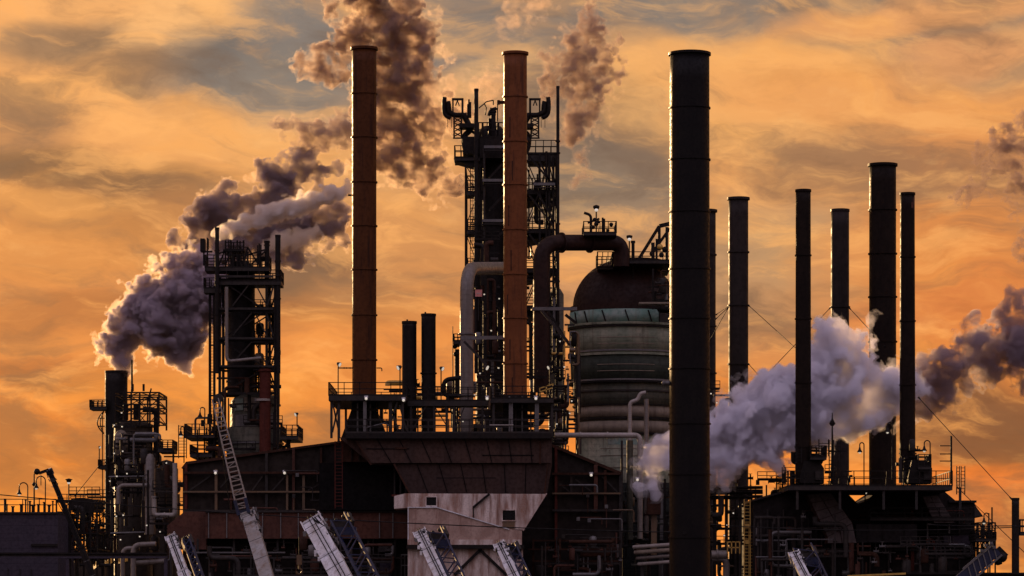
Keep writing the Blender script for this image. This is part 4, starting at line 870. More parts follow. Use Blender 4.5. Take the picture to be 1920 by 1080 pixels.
# low left block, pipe rack and lamps
Y = 380; X = lambda p: PX(p,380); Z = lambda p: PZ(p,380)
t = thing('block_building', 'plain mauve grey block building at the bottom left corner', 'building', (X(40),385,0))
MB().box(X(-60), X(104), 382, 396, 0, Z(961)).build('wall', M['wall_mauve'], t)
MB().box(X(-60), X(105), 381.7, 396.3, Z(962), Z(959)).build('coping', DS, t)
MB().box(X(54), X(104), 381.75, 381.99, Z(1024), Z(1019)).build('ledge', BS, t)
for px in (10,33,54): MB().box(X(px-.6), X(px+.6), 381.8, 381.99, Z(1080), Z(1066)).build('conduit', DS, t)
t = thing('roof_railing', 'long thin guard rail running along above the mauve block roof', 'railing', (X(20),398,Z(959)))
MB().railing([(PX(-20,398),398,PZ(958,398)),(PX(105,398),398,PZ(958,398))], PW(22,398), .1, 2.0, False).build('railing', BS, t)
for k, (px, h, w) in enumerate(((9,24,4),(13,14,3),(24,10,5),(40,14,6),(48,22,3),(56,20,4),(62,12,6),(72,14,5),(83,18,4),(92,12,5),(99,20,3))):
    t = thing('roof_vent', ['dark capped vent pipe on the mauve block roof','squat dark roof vent on the mauve block'][k % 2], 'vent', (PX(px,388),388,PZ(961,388)), 'dark vents on the mauve roof')
    MB().cyl((PX(px,388),388,PZ(961,388)),(PX(px,388),388,PZ(961-h,388)), PW(w*.5,388), None, 10).build('pipe', BS, t); MB().cyl((PX(px,388),388,PZ(961-h,388)),(PX(px,388),388,PZ(959-h,388)), PW(w*.75,388), None, 10).build('cap', BS, t)
gooseneck('gooseneck lamp at the far left over the mauve roof', 52, 905, 960, 390, -1, 16)
gooseneck('taller gooseneck lamp between the mast and the dark crane boom', 85, 893, 960, 390, -1, 17)
t = thing('lamp_mast', 'slim mast with a lamp bracket between the two left gooseneck lamps', 'mast', (PX(64,391),391,PZ(960,391)))
MB().cyl((PX(64,391),391,PZ(960,391)),(PX(64,391),391,PZ(888,391)), .11, .08, 8).build('pole', BS, t); MB().ball((PX(64,391),391,PZ(908,391)), .26, 8).build('bracket', BS, t)
MB().cyl((PX(64,391),391,PZ(908,391)),(PX(69,391),391,PZ(914,391)), .09, .2, 8).build('lamp_head', BS, t)
t = thing('post_lamp', 'straight post lamp with a flared head right of the dark crane boom', 'lamp', (PX(129,391),391,PZ(960,391)))
MB().cyl((PX(129,391),391,0),(PX(129,391),391,PZ(905,391)), .11, .08, 8).build('pole', BS, t); MB().lathe(PX(129,391),391,[(.15,PZ(905,391)),(.3,PZ(903,391)),(.3,PZ(901,391)),(.5,PZ(899,391)),(.05,PZ(897,391))],14).build('lamp_head', BS, t)
MB().ball((PX(129,391),391,PZ(905,391)), .2, 8).build('bulb', M['lamp_glass'], t)
lattice('dark pipe rack of slim posts right of the mauve block', 'pipe_rack', 'pipe rack', 106, 182, 392, 404, [938,960,978,1000,1030], BS, colw=2.6, beamw=2.4, brace='z', bot=1215, mid=(118,132,146,158,170))
clutter('dark thicket of small pipes filling the left pipe rack', 'process_bay', 106, 190, 940, 1060, 393, 403, 35, 1.5, mats=[BS,BS,BS,DS,RD])
t = thing('rack_tank', 'dark boxy tank with a sloped lid on top of the left pipe rack', 'tank', (PX(153,394),398,PZ(958,394)))
MB().prism([(PX(133,394),PZ(958,394)),(PX(176,394),PZ(958,394)),(PX(176,394),PZ(940,394)),(PX(164,394),PZ(934,394)),(PX(133,394),PZ(935,394))], 394, 402).build('body', BS, t)
MB().railing([(PX(133,394),393.8,PZ(935,394)),(PX(160,394),393.8,PZ(935,394))], .5, .08, .7, False).build('railing', BS, t)
t = thing('girder_bridge', 'long dark girder spanning the bottom left in front of the mauve block', 'girder', (PX(120,372),372,0))
Xg = lambda p: PX(p,372); Zg = lambda p: PZ(p,372)
MB().box(Xg(-60), Xg(314), 371.6, 372.4, Zg(1047), Zg(1043.5)).build('flange', M['wall_mauve'], t)
MB().box(Xg(-60), Xg(314), 371.9, 372.1, Zg(1043.4), Zg(1039.1)).build('web', DS, t)
MB().box(Xg(-60), Xg(314), 371.6, 372.4, Zg(1039), Zg(1036)).build('flange', BS, t)
for px in (127,311): MB().box(Xg(px-3), Xg(px+3), 371.7, 372.3, 0, Zg(1048)).build('post', M['wall_mauve'], t)
# ================================================================== highest column behind the reddish stack
Y = 446; X = lambda p: PX(p,446); Z = lambda p: PZ(p,446)
column_vessel('tall black fractionating column behind the reddish stack', 922, 450, [(.1,236),(18,238),(27,250),(30,266),(30,1140)], BS, 40, rings=((30,345,2,DS),(30,425,2,DS),(30,505,2,DS),(30,590,2,DS)))
t = lattice('high dark frame with landings right of the reddish stack', 'lattice_tower', 'steel tower', 982, 1044, 443, 450, [288,358,431,505,575,650], BS, colw=4, beamw=3.4, brace='z', bot=760, mid=(1012,1030))
t = lattice('narrow dark frame with a caged ladder left of the highest column', 'lattice_tower', 'steel tower', 873, 900, 444, 455, [310,352,425,498,560,640], BS, colw=3.4, beamw=2.6, brace='z', bot=760)
t = thing('caged_ladder', 'thin caged ladder on the left frame of the highest column', 'ladder', (X(887),443,Z(500)))
MB().ladder((X(887),443.3,Z(500)), Z(312)-Z(500), .7, .09, cage=True).build('ladder', BS, t)
for py, lab in ((358,'topmost'),(431,'second'),(505,'third'),(575,'fourth')):
    deck(lab+' landing right of the reddish stack on the high frame', 986, 1036 if py < 500 else 1044, py, 444, 449, rail=24, thick=6, step=1.0)
    b = thing('hopper_tray', lab+' slanted tray under the landings right of the reddish stack', 'tray', (X(1005),450,Z(py+20)))
    MB().prism([(X(988),Z(py+4)),(X(1036),Z(py+4)),(X(1016),Z(py+15)),(X(988),Z(py+20))], 446, 454).build('plate', BS, b)
deck('top right landing of the highest column with pale guard rails', 990, 1048, 288, 443, 449, rail=25, thick=14, step=1.0)
t = deck('top left landing of the highest column with flared underside', 852, 900, 297, 444, 449, rail=24, thick=4, step=.9)
MB().prism([(X(851),Z(300)),(X(905),Z(296)),(X(905),Z(316)),(X(885),Z(313)),(X(853),Z(304))], 444.5, 448.5).build('underside_plate', BS, t)
for py in (352,425,498): deck(['small left balcony of the highest column, upper','small left balcony of the highest column, middle','small left balcony of the highest column, lower'][(py-352)//73], 876, 897, py+8, 443, 447, rail=22, thick=6, step=.7)
stack('thick black vent pipe left of the reddish stack on the highest column', 889, 897, 168, 700, 442.5, [300,420], BS, rim=.4, name='vent_pipe', ringpx=.6)
stack('tallest thin black vent pipe right of the reddish stack', 1043, 1049, 163, 700, 442.5, [265,287,420], BS, rim=.3, name='vent_pipe', ringpx=1.6)
for px, a in ((898,340),(908,285),(1037,300),(1024,290)): 
    t = thing('riser', {898:'dark riser pipe close right of the left vent pipe',908:'paler riser pipe on the face of the highest column',1037:'dark riser pipe close left of the tallest thin vent pipe',1024:'slim riser pipe inside the right landings'}[px], 'pipe', (X(px),443,Z(700))); MB().cyl((X(px),442.8,Z(700)),(X(px),442.8,Z(a)), PW(2.3,443), None, 10).build('pipe_run', DS if px in (908,) else BS, t)
for py, a, b_ in ((283,908,944),(345,905,944),(420,905,944),(352,1000,1040)):
    t = thing('cross_beam', {283:'uppermost pale cross beam left of the reddish stack',345:'pale cross beam left of the reddish stack, second down',420:'pale cross beam left of the reddish stack, third down',352:'cross beam behind the right landings of the highest column'}[py], 'beam', (X(a),443,Z(py)))
    MB().box(X(a), X(b_), 442, 442.8, Z(py+2.5), Z(py-2.5)).build('flange', GS, t); MB().box(X(a), X(b_), 442.2, 442.7, Z(py+7), Z(py+5)).build('flange', DS, t)
t = thing('column_brace', 'dark diagonal braces on the face of the highest column', 'brace', (X(925),443,Z(400)))
for p, q in (((918,340),(944,312)),((918,400),(944,372)),((918,460),(944,440)),((1006,300),(1030,345)),((992,300),(1036,352)),((992,372),(1036,428)),((1010,372),(1040,422)),((992,445),(1020,480))): MB().bar((X(p[0]),442.4,Z(p[1])),(X(q[0]),442.4,Z(q[1])), .26).build('brace', BS, t)
def davit(label, s, ox):
    """the curved lifting davit with its latticed leg; s = -1 leans left"""
    f = lambda a: ox+s*a
    t = thing('davit', label, 'lifting davit', (X(f(-15)),448,Z(285)))
    b = MB(); pts = [(40,178),(41,188),(41,200),(40,208),(36,214),(28,217)]
    b.tube(rounded([(X(f(a)),448,Z(c)) for a, c in pts], .8, 4), [PW(4.2,446)]*len(rounded([(X(f(a)),448,Z(c)) for a, c in pts], .8, 4)), 10); b.build('hook_arm', BS, t)
    b = MB(); pp = rounded([(X(f(34)),448,Z(186)),(X(f(32)),448,Z(196)),(X(f(32)),448,Z(206)),(X(f(22)),448,Z(212)),(X(f(-2)),448,Z(212))], .8, 4); b.tube(pp, PW(5,446), 10); b.build('hook_arm', BS, t)
    b = MB()
    b.bar((X(f(26)),447,Z(184)),(X(f(4)),447,Z(184)), PW(4,446)); b.bar((X(f(24)),447,Z(184)),(X(f(24)),447,Z(212)), PW(3,446)); b.bar((X(f(6)),447,Z(184)),(X(f(6)),447,Z(212)), PW(4,446)); b.bar((X(f(12)),447,Z(196)),(X(f(16)),447,Z(185)), PW(2,446)); b.bar((X(f(19)),447,Z(196)),(X(f(15)),447,Z(185)), PW(2,446))
    b.build('frame', BS, t)
    b = MB()
    for a in (22, 8): b.bar((X(f(a)),447.5,Z(214)),(X(f(a)),447.5,Z(256)), PW(3,446))
    for k in range(4): b.bar((X(f(22)),447.5,Z(218+k*9)),(X(f(8)),447.5,Z(226+k*9)), PW(2,446)); b.bar((X(f(8)),447.5,Z(218+k*9)),(X(f(22)),447.5,Z(226+k*9)), PW(2,446))
    b.bar((X(f(24)),447.5,Z(256)),(X(f(2)),447.5,Z(256)), PW(2.6,446)); b.build('lattice_leg', BS, t)
    MB().tube(rounded([(X(f(4)),448,Z(212)),(X(f(-4)),448,Z(226)),(X(f(-10)),448,Z(240)),(X(f(4)),448,Z(250)),(X(f(2)),448,Z(276)),(X(f(-12)),448,Z(292))], 1.4, 6), PW(5.4,446), 12).build('crane_arm', BS, t)
    MB().bar((X(f(6)),448,Z(232)),(X(f(-24)),448,Z(250)), PW(5,446)).build('crane_arm', BS, t)
    for a, c in ((-6,183),(-4,192),(-9,188)): MB().bar((X(f(a)),447.6,Z(218)),(X(f(a)),447.6,Z(c)), PW(3,446)).build('post', BS, t)
    for a in (34, 27): MB().bar((X(f(a)),447.6,Z(216)),(X(f(a)),447.6,Z(236)), PW(1,446)).build('rope', M['rope'], t)
    MB().ball((X(f(-2)),447.2,Z(262)), PW(9,446), 8).build('winch_drum', BS, t)
    MB().box(X(f(12)), X(f(-20)), 446.5, 449, Z(238), Z(230)).build('machinery', BS, t)
davit('curved black davit hook leaning out on the left of the highest column', -1, 873)
davit('curved black davit hook leaning out right of the reddish stack', 1, 988)
t = thing('column_top', 'black cowl, rails and thin masts on top of the highest column', 'steelwork', (X(920),446,Z(290)))
MB().box(X(900), X(944), 444, 456, Z(300), Z(262)).build('machinery', BS, t)
MB().box(X(868), X(905), 445, 455, Z(290), Z(258)).build('machinery', BS, t)
MB().railing([(X(898),444,Z(262)),(X(945),444,Z(262))], PW(28,446), .14, 1.1).build('railing', BS, t)
for px, c, w in ((925,208,9),(918,224,5),(934,232,5),(905,232,4)): MB().cyl((X(px),445,Z(290)),(X(px),445,Z(c)), PW(w*.5,446), None, 10).build('vent', BS, t)
b = MB()
for k in range(3): b.box(X(919), X(932-k), 444.6, 445.4, Z(208+k*5), Z(205+k*5))
b.tube(rounded([(X(916),445,Z(219)),(X(920),445,Z(208)),(X(931),445,Z(205))], .5, 4), PW(3,446), 8); b.build('cowl', BS, t)
for pts in (((898,205),(912,193),(925,190)),((910,218),(912,204),(908,196)),((925,190),(925,199)),((933,190),(933,230))): MB().tube([(X(a),445,Z(c)) for a, c in pts], PW(1.1,446), 6).build('thin_mast', BS, t)
t = thing('round_sign', 'pale red notice plate fixed beside the grey elbow duct', 'sign', (PX(897,428),428,PZ(556,428)))
MB().box(PX(891,428), PX(904,428), 428, 428.12, PZ(556,428), PZ(543,428)).build('plate', M['sign_pink'], t); MB().box(PX(890,428), PX(905,428), 428.13, 428.3, PZ(557,428), PZ(542,428)).build('frame', DS, t)
MB().bar((PX(897,428),428.4,PZ(600,428)),(PX(897,428),428.4,PZ(556,428)), .12).build('post', DS, t)
MB().box(PX(893,428), PX(902,428), 427.96, 427.99, PZ(550.4,428), PZ(549.4,428)).build('stripe', M['white_paint'], t)
clutter('dark tangle of pipes on the face of the highest column', 'process_bay', 888, 946, 420, 760, 436, 444, 41, .62, mats=[BS,BS,DS,RD,GS])
clutter('dense dark pipes between the reddish stack and the big black pipe', 'process_bay', 984, 1050, 500, 780, 440, 452, 42, .6, mats=[BS,BS,DS,GS,M['vessel_dark']])
clutter('small gear crowding the landings right of the reddish stack', 'process_bay', 988, 1040, 300, 480, 446, 450, 43, .35, mats=[BS,BS,BS,DS,M['ochre_steel']])
column_vessel('grey green side column behind the big black pipe', 1043, 456, [(.1,540),(8,542),(14,552),(15,1140)], M['vessel_dark'], 28)

# grey elbow duct and big black crossover pipe
pipe('fat pale grey ribbed elbow duct left of the reddish stack', [(875,826,408),(875,504,408),(950,503,430)], 12.6, M['grey_cladding'], bend=3.4, flanges=((0,.26),(0,.62)), n=28, bands=M['grey_steel'], name='elbow_duct', cat='duct')
pipe('enormous black crossover pipe arching onto the dome vessel', [(1015,735,418),(1015,455,418),(1165,455,424),(1165,500,424)], 15.2, M['dome_rust'], bend=2.6, n=28, name='crossover_pipe', flanges=((0,.55),(1,.25),(1,.6)))
t = thing('pipe_bracket', 'pale horizontal beam with diagonal struts bracing the black crossover pipe', 'bracket', (PX(1040,414),414,PZ(580,414)))
b_ = lambda p, q, w, m: MB().bar(PT(p[0],p[1],414), PT(q[0],q[1],414), w).build('strut', m, t)
b_((998,579),(1082,579),.42,GS); b_((1015,582),(1064,640),.36,DS); b_((1026,580),(1068,648),.3,BS); b_((1060,590),(1080,606),.36,BS); b_((1030,690),(1058,640),.3,BS)
t = thing('duct_bracket', 'pale beam tying the grey elbow duct back with one diagonal strut', 'bracket', (PX(900,404),404,PZ(634,404)))
b_ = lambda p, q, w, m: MB().bar(PT(p[0],p[1],404), PT(q[0],q[1],404), w).build('strut', m, t)
b_((864,634),(944,633),.45,GS); b_((870,640),(912,684),.3,DS); b_((902,676),(944,676),.2,DS)
deck('small side landing left of the grey elbow duct', 850, 866, 640, 408, 413, rail=14, thick=5, step=.6)
t = thing('whip_mast', 'thin mast and dark piping on the left flank of the grey elbow duct', 'mast', (PX(851,410),410,PZ(700,410)))
MB().cyl(PT(849,740,410), PT(849,612,410), .07, .05, 8).build('pole', BS, t); MB().cyl(PT(857,740,411), PT(857,655,411), .3, None, 10).build('riser', BS, t); MB().ball(PT(855,664,410.5), .35, 8).build('valve', BS, t); MB().ball(PT(853,650,410.5), .3, 8).build('valve', DS, t)

# ================================================================== dome vessel
Y = 432; X = lambda p: PX(p,432); Z = lambda p: PZ(p,432); CXV = 1172
t = thing('regenerator_vessel', 'huge banded grey green vessel with a dark rust dome left of the widest smokestack', 'vessel', (X(CXV),432,Z(1000)))
w = lambda p: PW(p,432)
dome = [(w(98)*math.cos(a), Z(578)+ (Z(486)-Z(578))*math.sin(a)) for a in [math.pi/2*k/16 for k in range(17)]]; dome[-1] = (.05, dome[-1][1])
MB().lathe(X(CXV), 432, dome, 64).build('dome', M['dome_rust'], t)
for nm, r0, r1, a, b_, mm in (('shell_course',104,104,588,612,M['vessel_teal']),('shell_course',104,104,612,668,M['vessel_green']),('shell_course',103,101,668,722,mat('vessel_moss',(.07,.085,.062),(.10,.11,.08),(.04,.036,.026),rough=.65,scale=.22,seams=.9)),
        ('shell_course',99,96,722,765,M['vessel_dark']),('shell_course',95,95,765,786,M['vessel_beige']),('shell_course',93.5,93.5,786,794,M['vessel_dark']),('shell_course',95,95,794,815,M['vessel_beige']),('shell_course',92,88,815,1000,M['vessel_green'])):
    MB().lathe(X(CXV), 432, [(w(r1-6),Z(b_)),(w(r1),Z(b_)),(w(r0),Z(a)),(w(r0-6),Z(a))], 64).build(nm, mm, t)
for r, py, h, mm in ((103,582,11,M['dome_rust']),(108,614,4,M['vessel_green']),(108,619,3,BS),(106,664,3,GS),(106,670,4,M['vessel_green']),(105,718,3,GS),(107,722,2,BS),(101,738,3,DS),(98,764,2,BS),(97,789,3,BS),(98,817,3,BS)):
    MB().hoop(X(CXV), 432, w(r-8), w(r), Z(py+h/2), Z(py-h/2), 64).build('stiffener_ring', mm, t)
for k, a in enumerate((205,222,244,268,292,318)):
    ca, sa = math.cos(R(a)), math.sin(R(a)); ca2, sa2 = math.cos(R(a+4)), math.sin(R(a+4)); rr = w(104.6)
    MB().bar((X(CXV)+rr*ca,432+rr*sa,Z(590)),(X(CXV)+rr*ca2,432+rr*sa2,Z(611)), .16).build('panel_strap', BS, t)
MB().cyl((X(1190),432,Z(520)),(X(1190),432,Z(488)), w(52), None, 40).build('neck', M['dome_rust'], t)
for zz in (640,652,690,702,845,858,880): curved(X(CXV),432,w(104.2 if zz < 670 else 102.4 if zz < 720 else 91),238,300,Z(zz+.6),Z(zz-.6),.05,14).build('band_strip', M['vessel_beige'], t)
curved(X(CXV),432,w(90.5),228,262,Z(850),Z(840),.05,8).build('sheet', M['vessel_beige'], t); curved(X(CXV),432,w(91),248,285,Z(838),Z(826),.05,8).build('sheet', M['vessel_teal'], t)
curved(X(CXV),432,w(104.3),305,330,Z(612),Z(586),.15,6).build('sheet', DS, t)
t = deck('wide railed platform on top of the dome vessel', 1148, 1262, 489, 424, 440, rail=17, thick=5, step=1.4, m=DS)
deck('small ochre landing on the left shoulder of the dome', 1120, 1150, 502, 426, 432, rail=30, thick=3, step=.7)
t = deck('little railed landing with valves on top of the crossover pipe', 1094, 1156, 437, 419, 427, rail=22, thick=4, step=1.2)
t = thing('relief_valves', 'crooked vent pipe and valve cluster on the crossover pipe landing', 'valves', (PX(1112,420),420,PZ(437,420)))
MB().tube(rounded([PT(1108,437,421),PT(1108,403,421),PT(1095,399,421)], .5, 5), PW(2.6,421), 8).build('vent_pipe', BS, t)
for px, py, r in ((1115,412,4),(1118,420,4.6),(1112,426,4),(1122,416,3.2),(1146,421,4),(1140,432,3)): MB().ball(PT(px,py,421), PW(r,421), 7).build('valve', BS, t)
for px, c in ((1130,408),(1133,410)): MB().cyl(PT(px,437,421), PT(px,c,421), .13, None, 8).build('riser', BS, t)
MB().cyl(PT(1102,418,421), PT(1124,410,421), .14, None, 8).build('arm', BS, t)
t = thing('post_lamp', 'post lamp with bright head on the crossover pipe landing', 'lamp', PT(1118,437,422))
MB().cyl(PT(1118,437,422), PT(1118,392,422), .09, None, 8).build('pole', BS, t); c = PT(1118,391,422); MB().lathe(c.x,c.y,[(.2,c.z-.25),(.42,c.z+.1),(.42,c.z+.35),(.02,c.z+.5)],14).build('lamp_head', BS, t); MB().ball((c.x,c.y-.15,c.z-.2),.24,8).build('bulb', M['lamp_glass'], t)
t = thing('post_lamp', 'post lamp beside the stubby pipe on the dome platform', 'lamp', PT(1180,488,426))
MB().cyl(PT(1180,488,426), PT(1180,446,426), .09, None, 8).build('pole', BS, t); c = PT(1180,446,426); MB().lathe(c.x,c.y,[(.2,c.z-.25),(.42,c.z+.1),(.42,c.z+.3),(.02,c.z+.4)],14).build('lamp_head', BS, t); MB().ball((c.x,c.y-.15,c.z-.2),.24,8).build('bulb', M['lamp_glass'], t)
stack('stubby flanged pipe standing on the dome platform', 1184, 1190, 453, 488, 426, [], BS, rim=1.2, name='vent_pipe')
t = thing('hoist_frame', 'slanted A frame hoist between the dome and the widest smokestack', 'hoist', PT(1225,488,428))
for p, q, wd in (((1197,487),(1236,424),.42),((1236,424),(1262,418),.5),((1236,424),(1236,470),.4),((1226,470),(1256,428),.36),((1224,486),(1224,455),.5),((1231,486),(1231,448),.3),((1250,486),(1250,426),.4)): MB().bar(PT(*p,427), PT(*q,427), wd).build('strut', BS, t)
for px, py, r in ((1224,463,3.4),(1237,463,6),(1240,478,5),(1222,476,4.4),(1247,468,6)): MB().ball(PT(px,py,427), PW(r,427), 8).build('valve', M['yellow_paint_and_sun'] if px == 1237 else BS, t)
clutter('dark instrument racks hanging on the right of the dome', 'process_bay', 1212, 1262, 495, 578, 421, 424, 51, .9, mats=[BS,BS,DS,GS,RD])
MB_ = thing('dome_walk', 'narrow rusty walkway ledge low on the right of the dome', 'walkway', PT(1225,570,418))
MB().box(PX(1198,418), PX(1262,418), 417.5, 420, PZ(570,418), PZ(567,418)).build('deck_plate', M['vessel_beige'], MB_)
pipe('bent pale pipe stepping down the face of the banded vessel', [(1211,736,412),(1200,738,412),(1196,750,412),(1181,754,412),(1181,1000,412)], 3.8, M['pale_cladding'], bend=.7)
pipe('vertical dark grey pipe right of the bent pale pipe', [(1212,748,412),(1212,1000,412)], 4.4, M['grey_cladding'])
pipe('pale lagged pipe running level then down left of the steam', [(1040,816,408),(1200,816,408),(1200,1010,408)], 5, M['pale_cladding'], bend=.8, flanges=((0,.62),(0,.3),(1,.35),(1,.6)), n=18)
pipe('slim dark post pipe beside the lagged downpipe', [(1166,826,407),(1166,1005,407)], 2.2, DS, n=10)
pipe('broad dark green downpipe between the slim post and lagged pipe', [(1181,826,409),(1181,1012,409)], 6, M['vessel_dark'])
pipe('thin ochre pipe standing at the left edge of the banded vessel', [(1085,745,411),(1085,860,411)], 1.8, M['ochre_steel'], n=8)
clutter('bright tangle of pipes and valves left of the banded vessel', 'process_bay', 1036, 1086, 590, 850, 414, 424, 52, 1.1, mats=[BS,DS,M['ochre_steel'],GS,M['yellow_paint_and_sun']])
clutter('rusty pipe tangle between the heater slope and the widest smokestack', 'process_bay', 1166, 1262, 880, 1090, 410, 420, 53, .8, mats=[BS,DS,RD,M['vessel_dark'],M['ochre_steel']])
t = thing('yellow_handrail', 'short yellow handrail at the end of the reddish stack deck', 'railing', PT(1024,745,404))
MB().railing([PT(1012,742,403), PT(1037,734,403)], PW(14,403), .13, .9, False).build('railing', M['yellow_paint_and_sun'], t)
floodlight('floodlight beside the yellow handrail', 1031, 688, 740, 404, -1, 8)
t = thing('shed_backdrop', 'dark ribbed shed wall behind the lagged downpipe', 'building', PT(1230,1140,424))
MB().box(PX(1168,424), PX(1300,424), 424, 430, 0, PZ(905,424)).build('wall', mat('shed_green', (.06,.065,.058),(.08,.085,.07),(.04,.036,.03), rough=.8, seams=1.4), t)
for px in (1215,1240): MB().box(PX(px-3,424), PX(px+3,424), 423.5, 423.99, 0, PZ(905,424)).build('column', RD if px == 1215 else GS, t)
t = thing('steam_nozzle', 'rusty square vent box where the lilac steam comes out', 'vent', PT(1226,935,402))
MB().box(PX(1213,402), PX(1238,402), 400.5, 403.5, PZ(965,402), PZ(922,402)).build('casing', RD, t); MB().box(PX(1211,402), PX(1240,402), 400.3, 403.7, PZ(924,402), PZ(920,402)).build('flange', BS, t); MB().bar(PT(1226,1040,402), PT(1226,965,402), .7).build('duct', M['ochre_steel'], t)
t = thing('pipe_bundle', 'low sunlit bundle of lagged pipes left of the widest smokestack foot', 'pipes', PT(1225,1040,398))
for k, (py, r, mm) in enumerate(((1024,3.6,M['pale_cladding']),(1034,4.2,M['vessel_beige']),(1045,3,M['grey_cladding']),(1056,3.4,M['pale_cladding']))): MB().tube([PT(1188+k*3,py+2,398), PT(1262,py-3,394)], PW(r,398), 12).build('pipe_run', mm, t)
for px in (1204,1238): MB().bar(PT(px,1230,398.5), PT(px,1020,398.5), .4).build('post', DS, t)

# ================================================================== right block
Y = 400; X = lambda p: PX(p,400); Z = lambda p: PZ(p,400)
HB = mat('heater_black', (.017,.013,.012),(.025,.018,.016),(.012,.009,.008), rough=.85, scale=.25, k=.85)
t = thing('heater_block', 'black twin gabled heater block under the slim right smokestacks', 'building', (X(1640),405,0))
MB().prism([(X(1414),0),(X(1414),Z(938)),(X(1492),Z(916)),(X(1502),Z(908)),(X(1574),Z(908)),(X(1610),Z(944)),(X(1626),Z(940)),(X(1662),Z(916)),(X(1760),Z(910)),(X(1796),Z(940)),(X(1830),Z(941)),(X(1830),0)], 401, 426).build('wall', HB, t)
MB().prism([(X(1412),Z(940)),(X(1492),Z(917)),(X(1502),Z(909)),(X(1502),Z(906)),(X(1490),Z(914)),(X(1412),Z(936))], 400.4, 426.5).build('roof_edge', DS, t)
MB().prism([(X(1780),Z(942)),(X(1832),Z(942)),(X(1832),Z(938)),(X(1780),Z(938))], 400.4, 426.4).build('roof_edge', BS, t)
MB().prism([(X(1830),Z(946)),(X(1846),Z(968)),(X(1830),Z(968))], 401, 410).build('canopy', DS, t)
for px, w_ in ((1440,3),(1470,2),(1532,2),(1632,3),(1668,2),(1712,6),(1760,2),(1800,3)): MB().box(X(px-w_/2), X(px+w_/2), 400.5, 400.99, 0, Z(955)).build('column', M['red_oxide'] if w_ == 6 else DS, t)
for a, b_, py, w_, mm in ((1430,1500,1003,2,DS),(1610,1710,967,2,RD),(1610,1830,1000,1.6,BS),(1620,1828,1031,2.4,DS),(1634,1680,1036,2,GS),(1740,1790,1038,2,GS),(1500,1830,984,1.6,BS)): MB().box(X(a), X(b_), 400.2, 400.49, Z(py+w_/2), Z(py-w_/2)).build('girt', mm, t)
for px, a, b_ in ((1642,1000,1030),(1670,995,1055),(1740,1000,1030),(1782,1005,1032),(1632,1000,1055)): MB().cyl((X(px),400.1,Z(b_)),(X(px),400.1,Z(a)), .08, None, 6).build('conduit', GS, t)
for px in (1775,): MB().box(X(1770), X(1820), 400.3, 400.9, Z(1028), Z(1004)).build('panel', M['wall_mauve'], t)
rd = random.Random(78); t = thing('wall_piping', 'thin dark conduits and boxes scattered over the black heater block face', 'pipes', (X(1640),399.8,0))
for k in range(30):
    px = rd.uniform(1425, 1810); a = rd.uniform(955, 1060); L = rd.uniform(12, 60); mm = rd.choice([DS, RD, GS, DS, M['red_oxide']]); r = rd.choice([.06,.08,.12])
    if rd.random() < .45: MB().cyl((X(px),399.9,Z(a+L)),(X(px),399.9,Z(a)), r, None, 8).build('conduit', mm, t)
    else: MB().tube(rounded([(X(px),399.8,Z(a)),(X(px+L*.9),399.8,Z(a)),(X(px+L*.9),399.8,Z(a+rd.uniform(8,25)))], .3, 3), r, 8).build('conduit', mm, t)
    if k % 3 == 0: MB().box(X(px-3), X(px+3), 399.6, 400.1, Z(a+6), Z(a-1)).build('junction_box', rd.choice([DS, GS]), t)
deck('dark catwalk with rails along the right half of the black heater block', 1632, 1826, 972, 396.6, 399.4, rail=20, thick=4, step=2)
clutter('pipes, rails and drums crowding the left foot of the black heater block', 'process_bay', 1420, 1600, 955, 1090, 394, 399, 83, .8, mats=[DS,DS,RD,M['rust_siding'],GS])
clutter('pipes, rails and drums crowding the right foot of the black heater block', 'process_bay', 1610, 1828, 1010, 1090, 393, 396, 84, .9, mats=[DS,DS,RD,M['rust_siding'],GS])
DP = mat('duct_tile', (.085,.068,.066),(.11,.085,.08),(.05,.038,.036), rough=.75, scale=.3, k=.95)
def slant_duct(label, pts_l, pts_r, Yf, rows, cols):
    """panelled duct dropping across the block: left and right edges as (column, row)"""
    t = thing('slanted_duct', label, 'duct', (X(pts_l[0][0]),Yf,Z(pts_l[-1][1])))
    n = len(pts_l)-1
    MB().prism([(X(a),Z(c)) for a, c in pts_l]+[(X(a),Z(c)) for a, c in pts_r[::-1]], Yf+.3, Yf+4).build('casing', RD, t)
    for s in range(n):
        b = MB(); rr = rows[s]
        for i in range(rr):
            for j in range(cols):
                q = []
                for (u, v) in ((i/rr,j/cols),(i/rr,(j+1)/cols),((i+1)/rr,(j+1)/cols),((i+1)/rr,j/cols)):
                    L = [pts_l[s][k]+(pts_l[s+1][k]-pts_l[s][k])*u for k in (0,1)]; Rr = [pts_r[s][k]+(pts_r[s+1][k]-pts_r[s][k])*u for k in (0,1)]
                    q.append([L[k]+(Rr[k]-L[k])*v for k in (0,1)])
                cxm = sum(p[0] for p in q)/4; cym = sum(p[1] for p in q)/4
                b.prism([(X(cxm+(p[0]-cxm)*.95),Z(cym+(p[1]-cym)*.93)) for p in q], Yf, Yf+.31)
        b.build('duct_panels', DP, t)
    return t
slant_duct('panelled grey duct slanting down then level across the black heater block', [(1508,929),(1546,1008),(1546,1020)], [(1552,926),(1592,982),(1600,1020)], 396, (5,1), 2)
slant_duct('shorter panelled duct slanting down under the flaking rusty topped stack', [(1724,932),(1746,982)], [(1752,930),(1784,982)], 397, (4,), 2)
t = thing('level_duct', 'long level grey duct box between the two slanted ducts', 'duct', (X(1660),397,Z(1020)))
MB().box(X(1600), X(1714), 397, 400.2, Z(1018), Z(984)).build('casing', mat('duct_dark', (.04,.033,.033),(.05,.04,.038),(.025,.02,.02), rough=.8), t)  # level duct casing, darker in tone than the panelled ducts
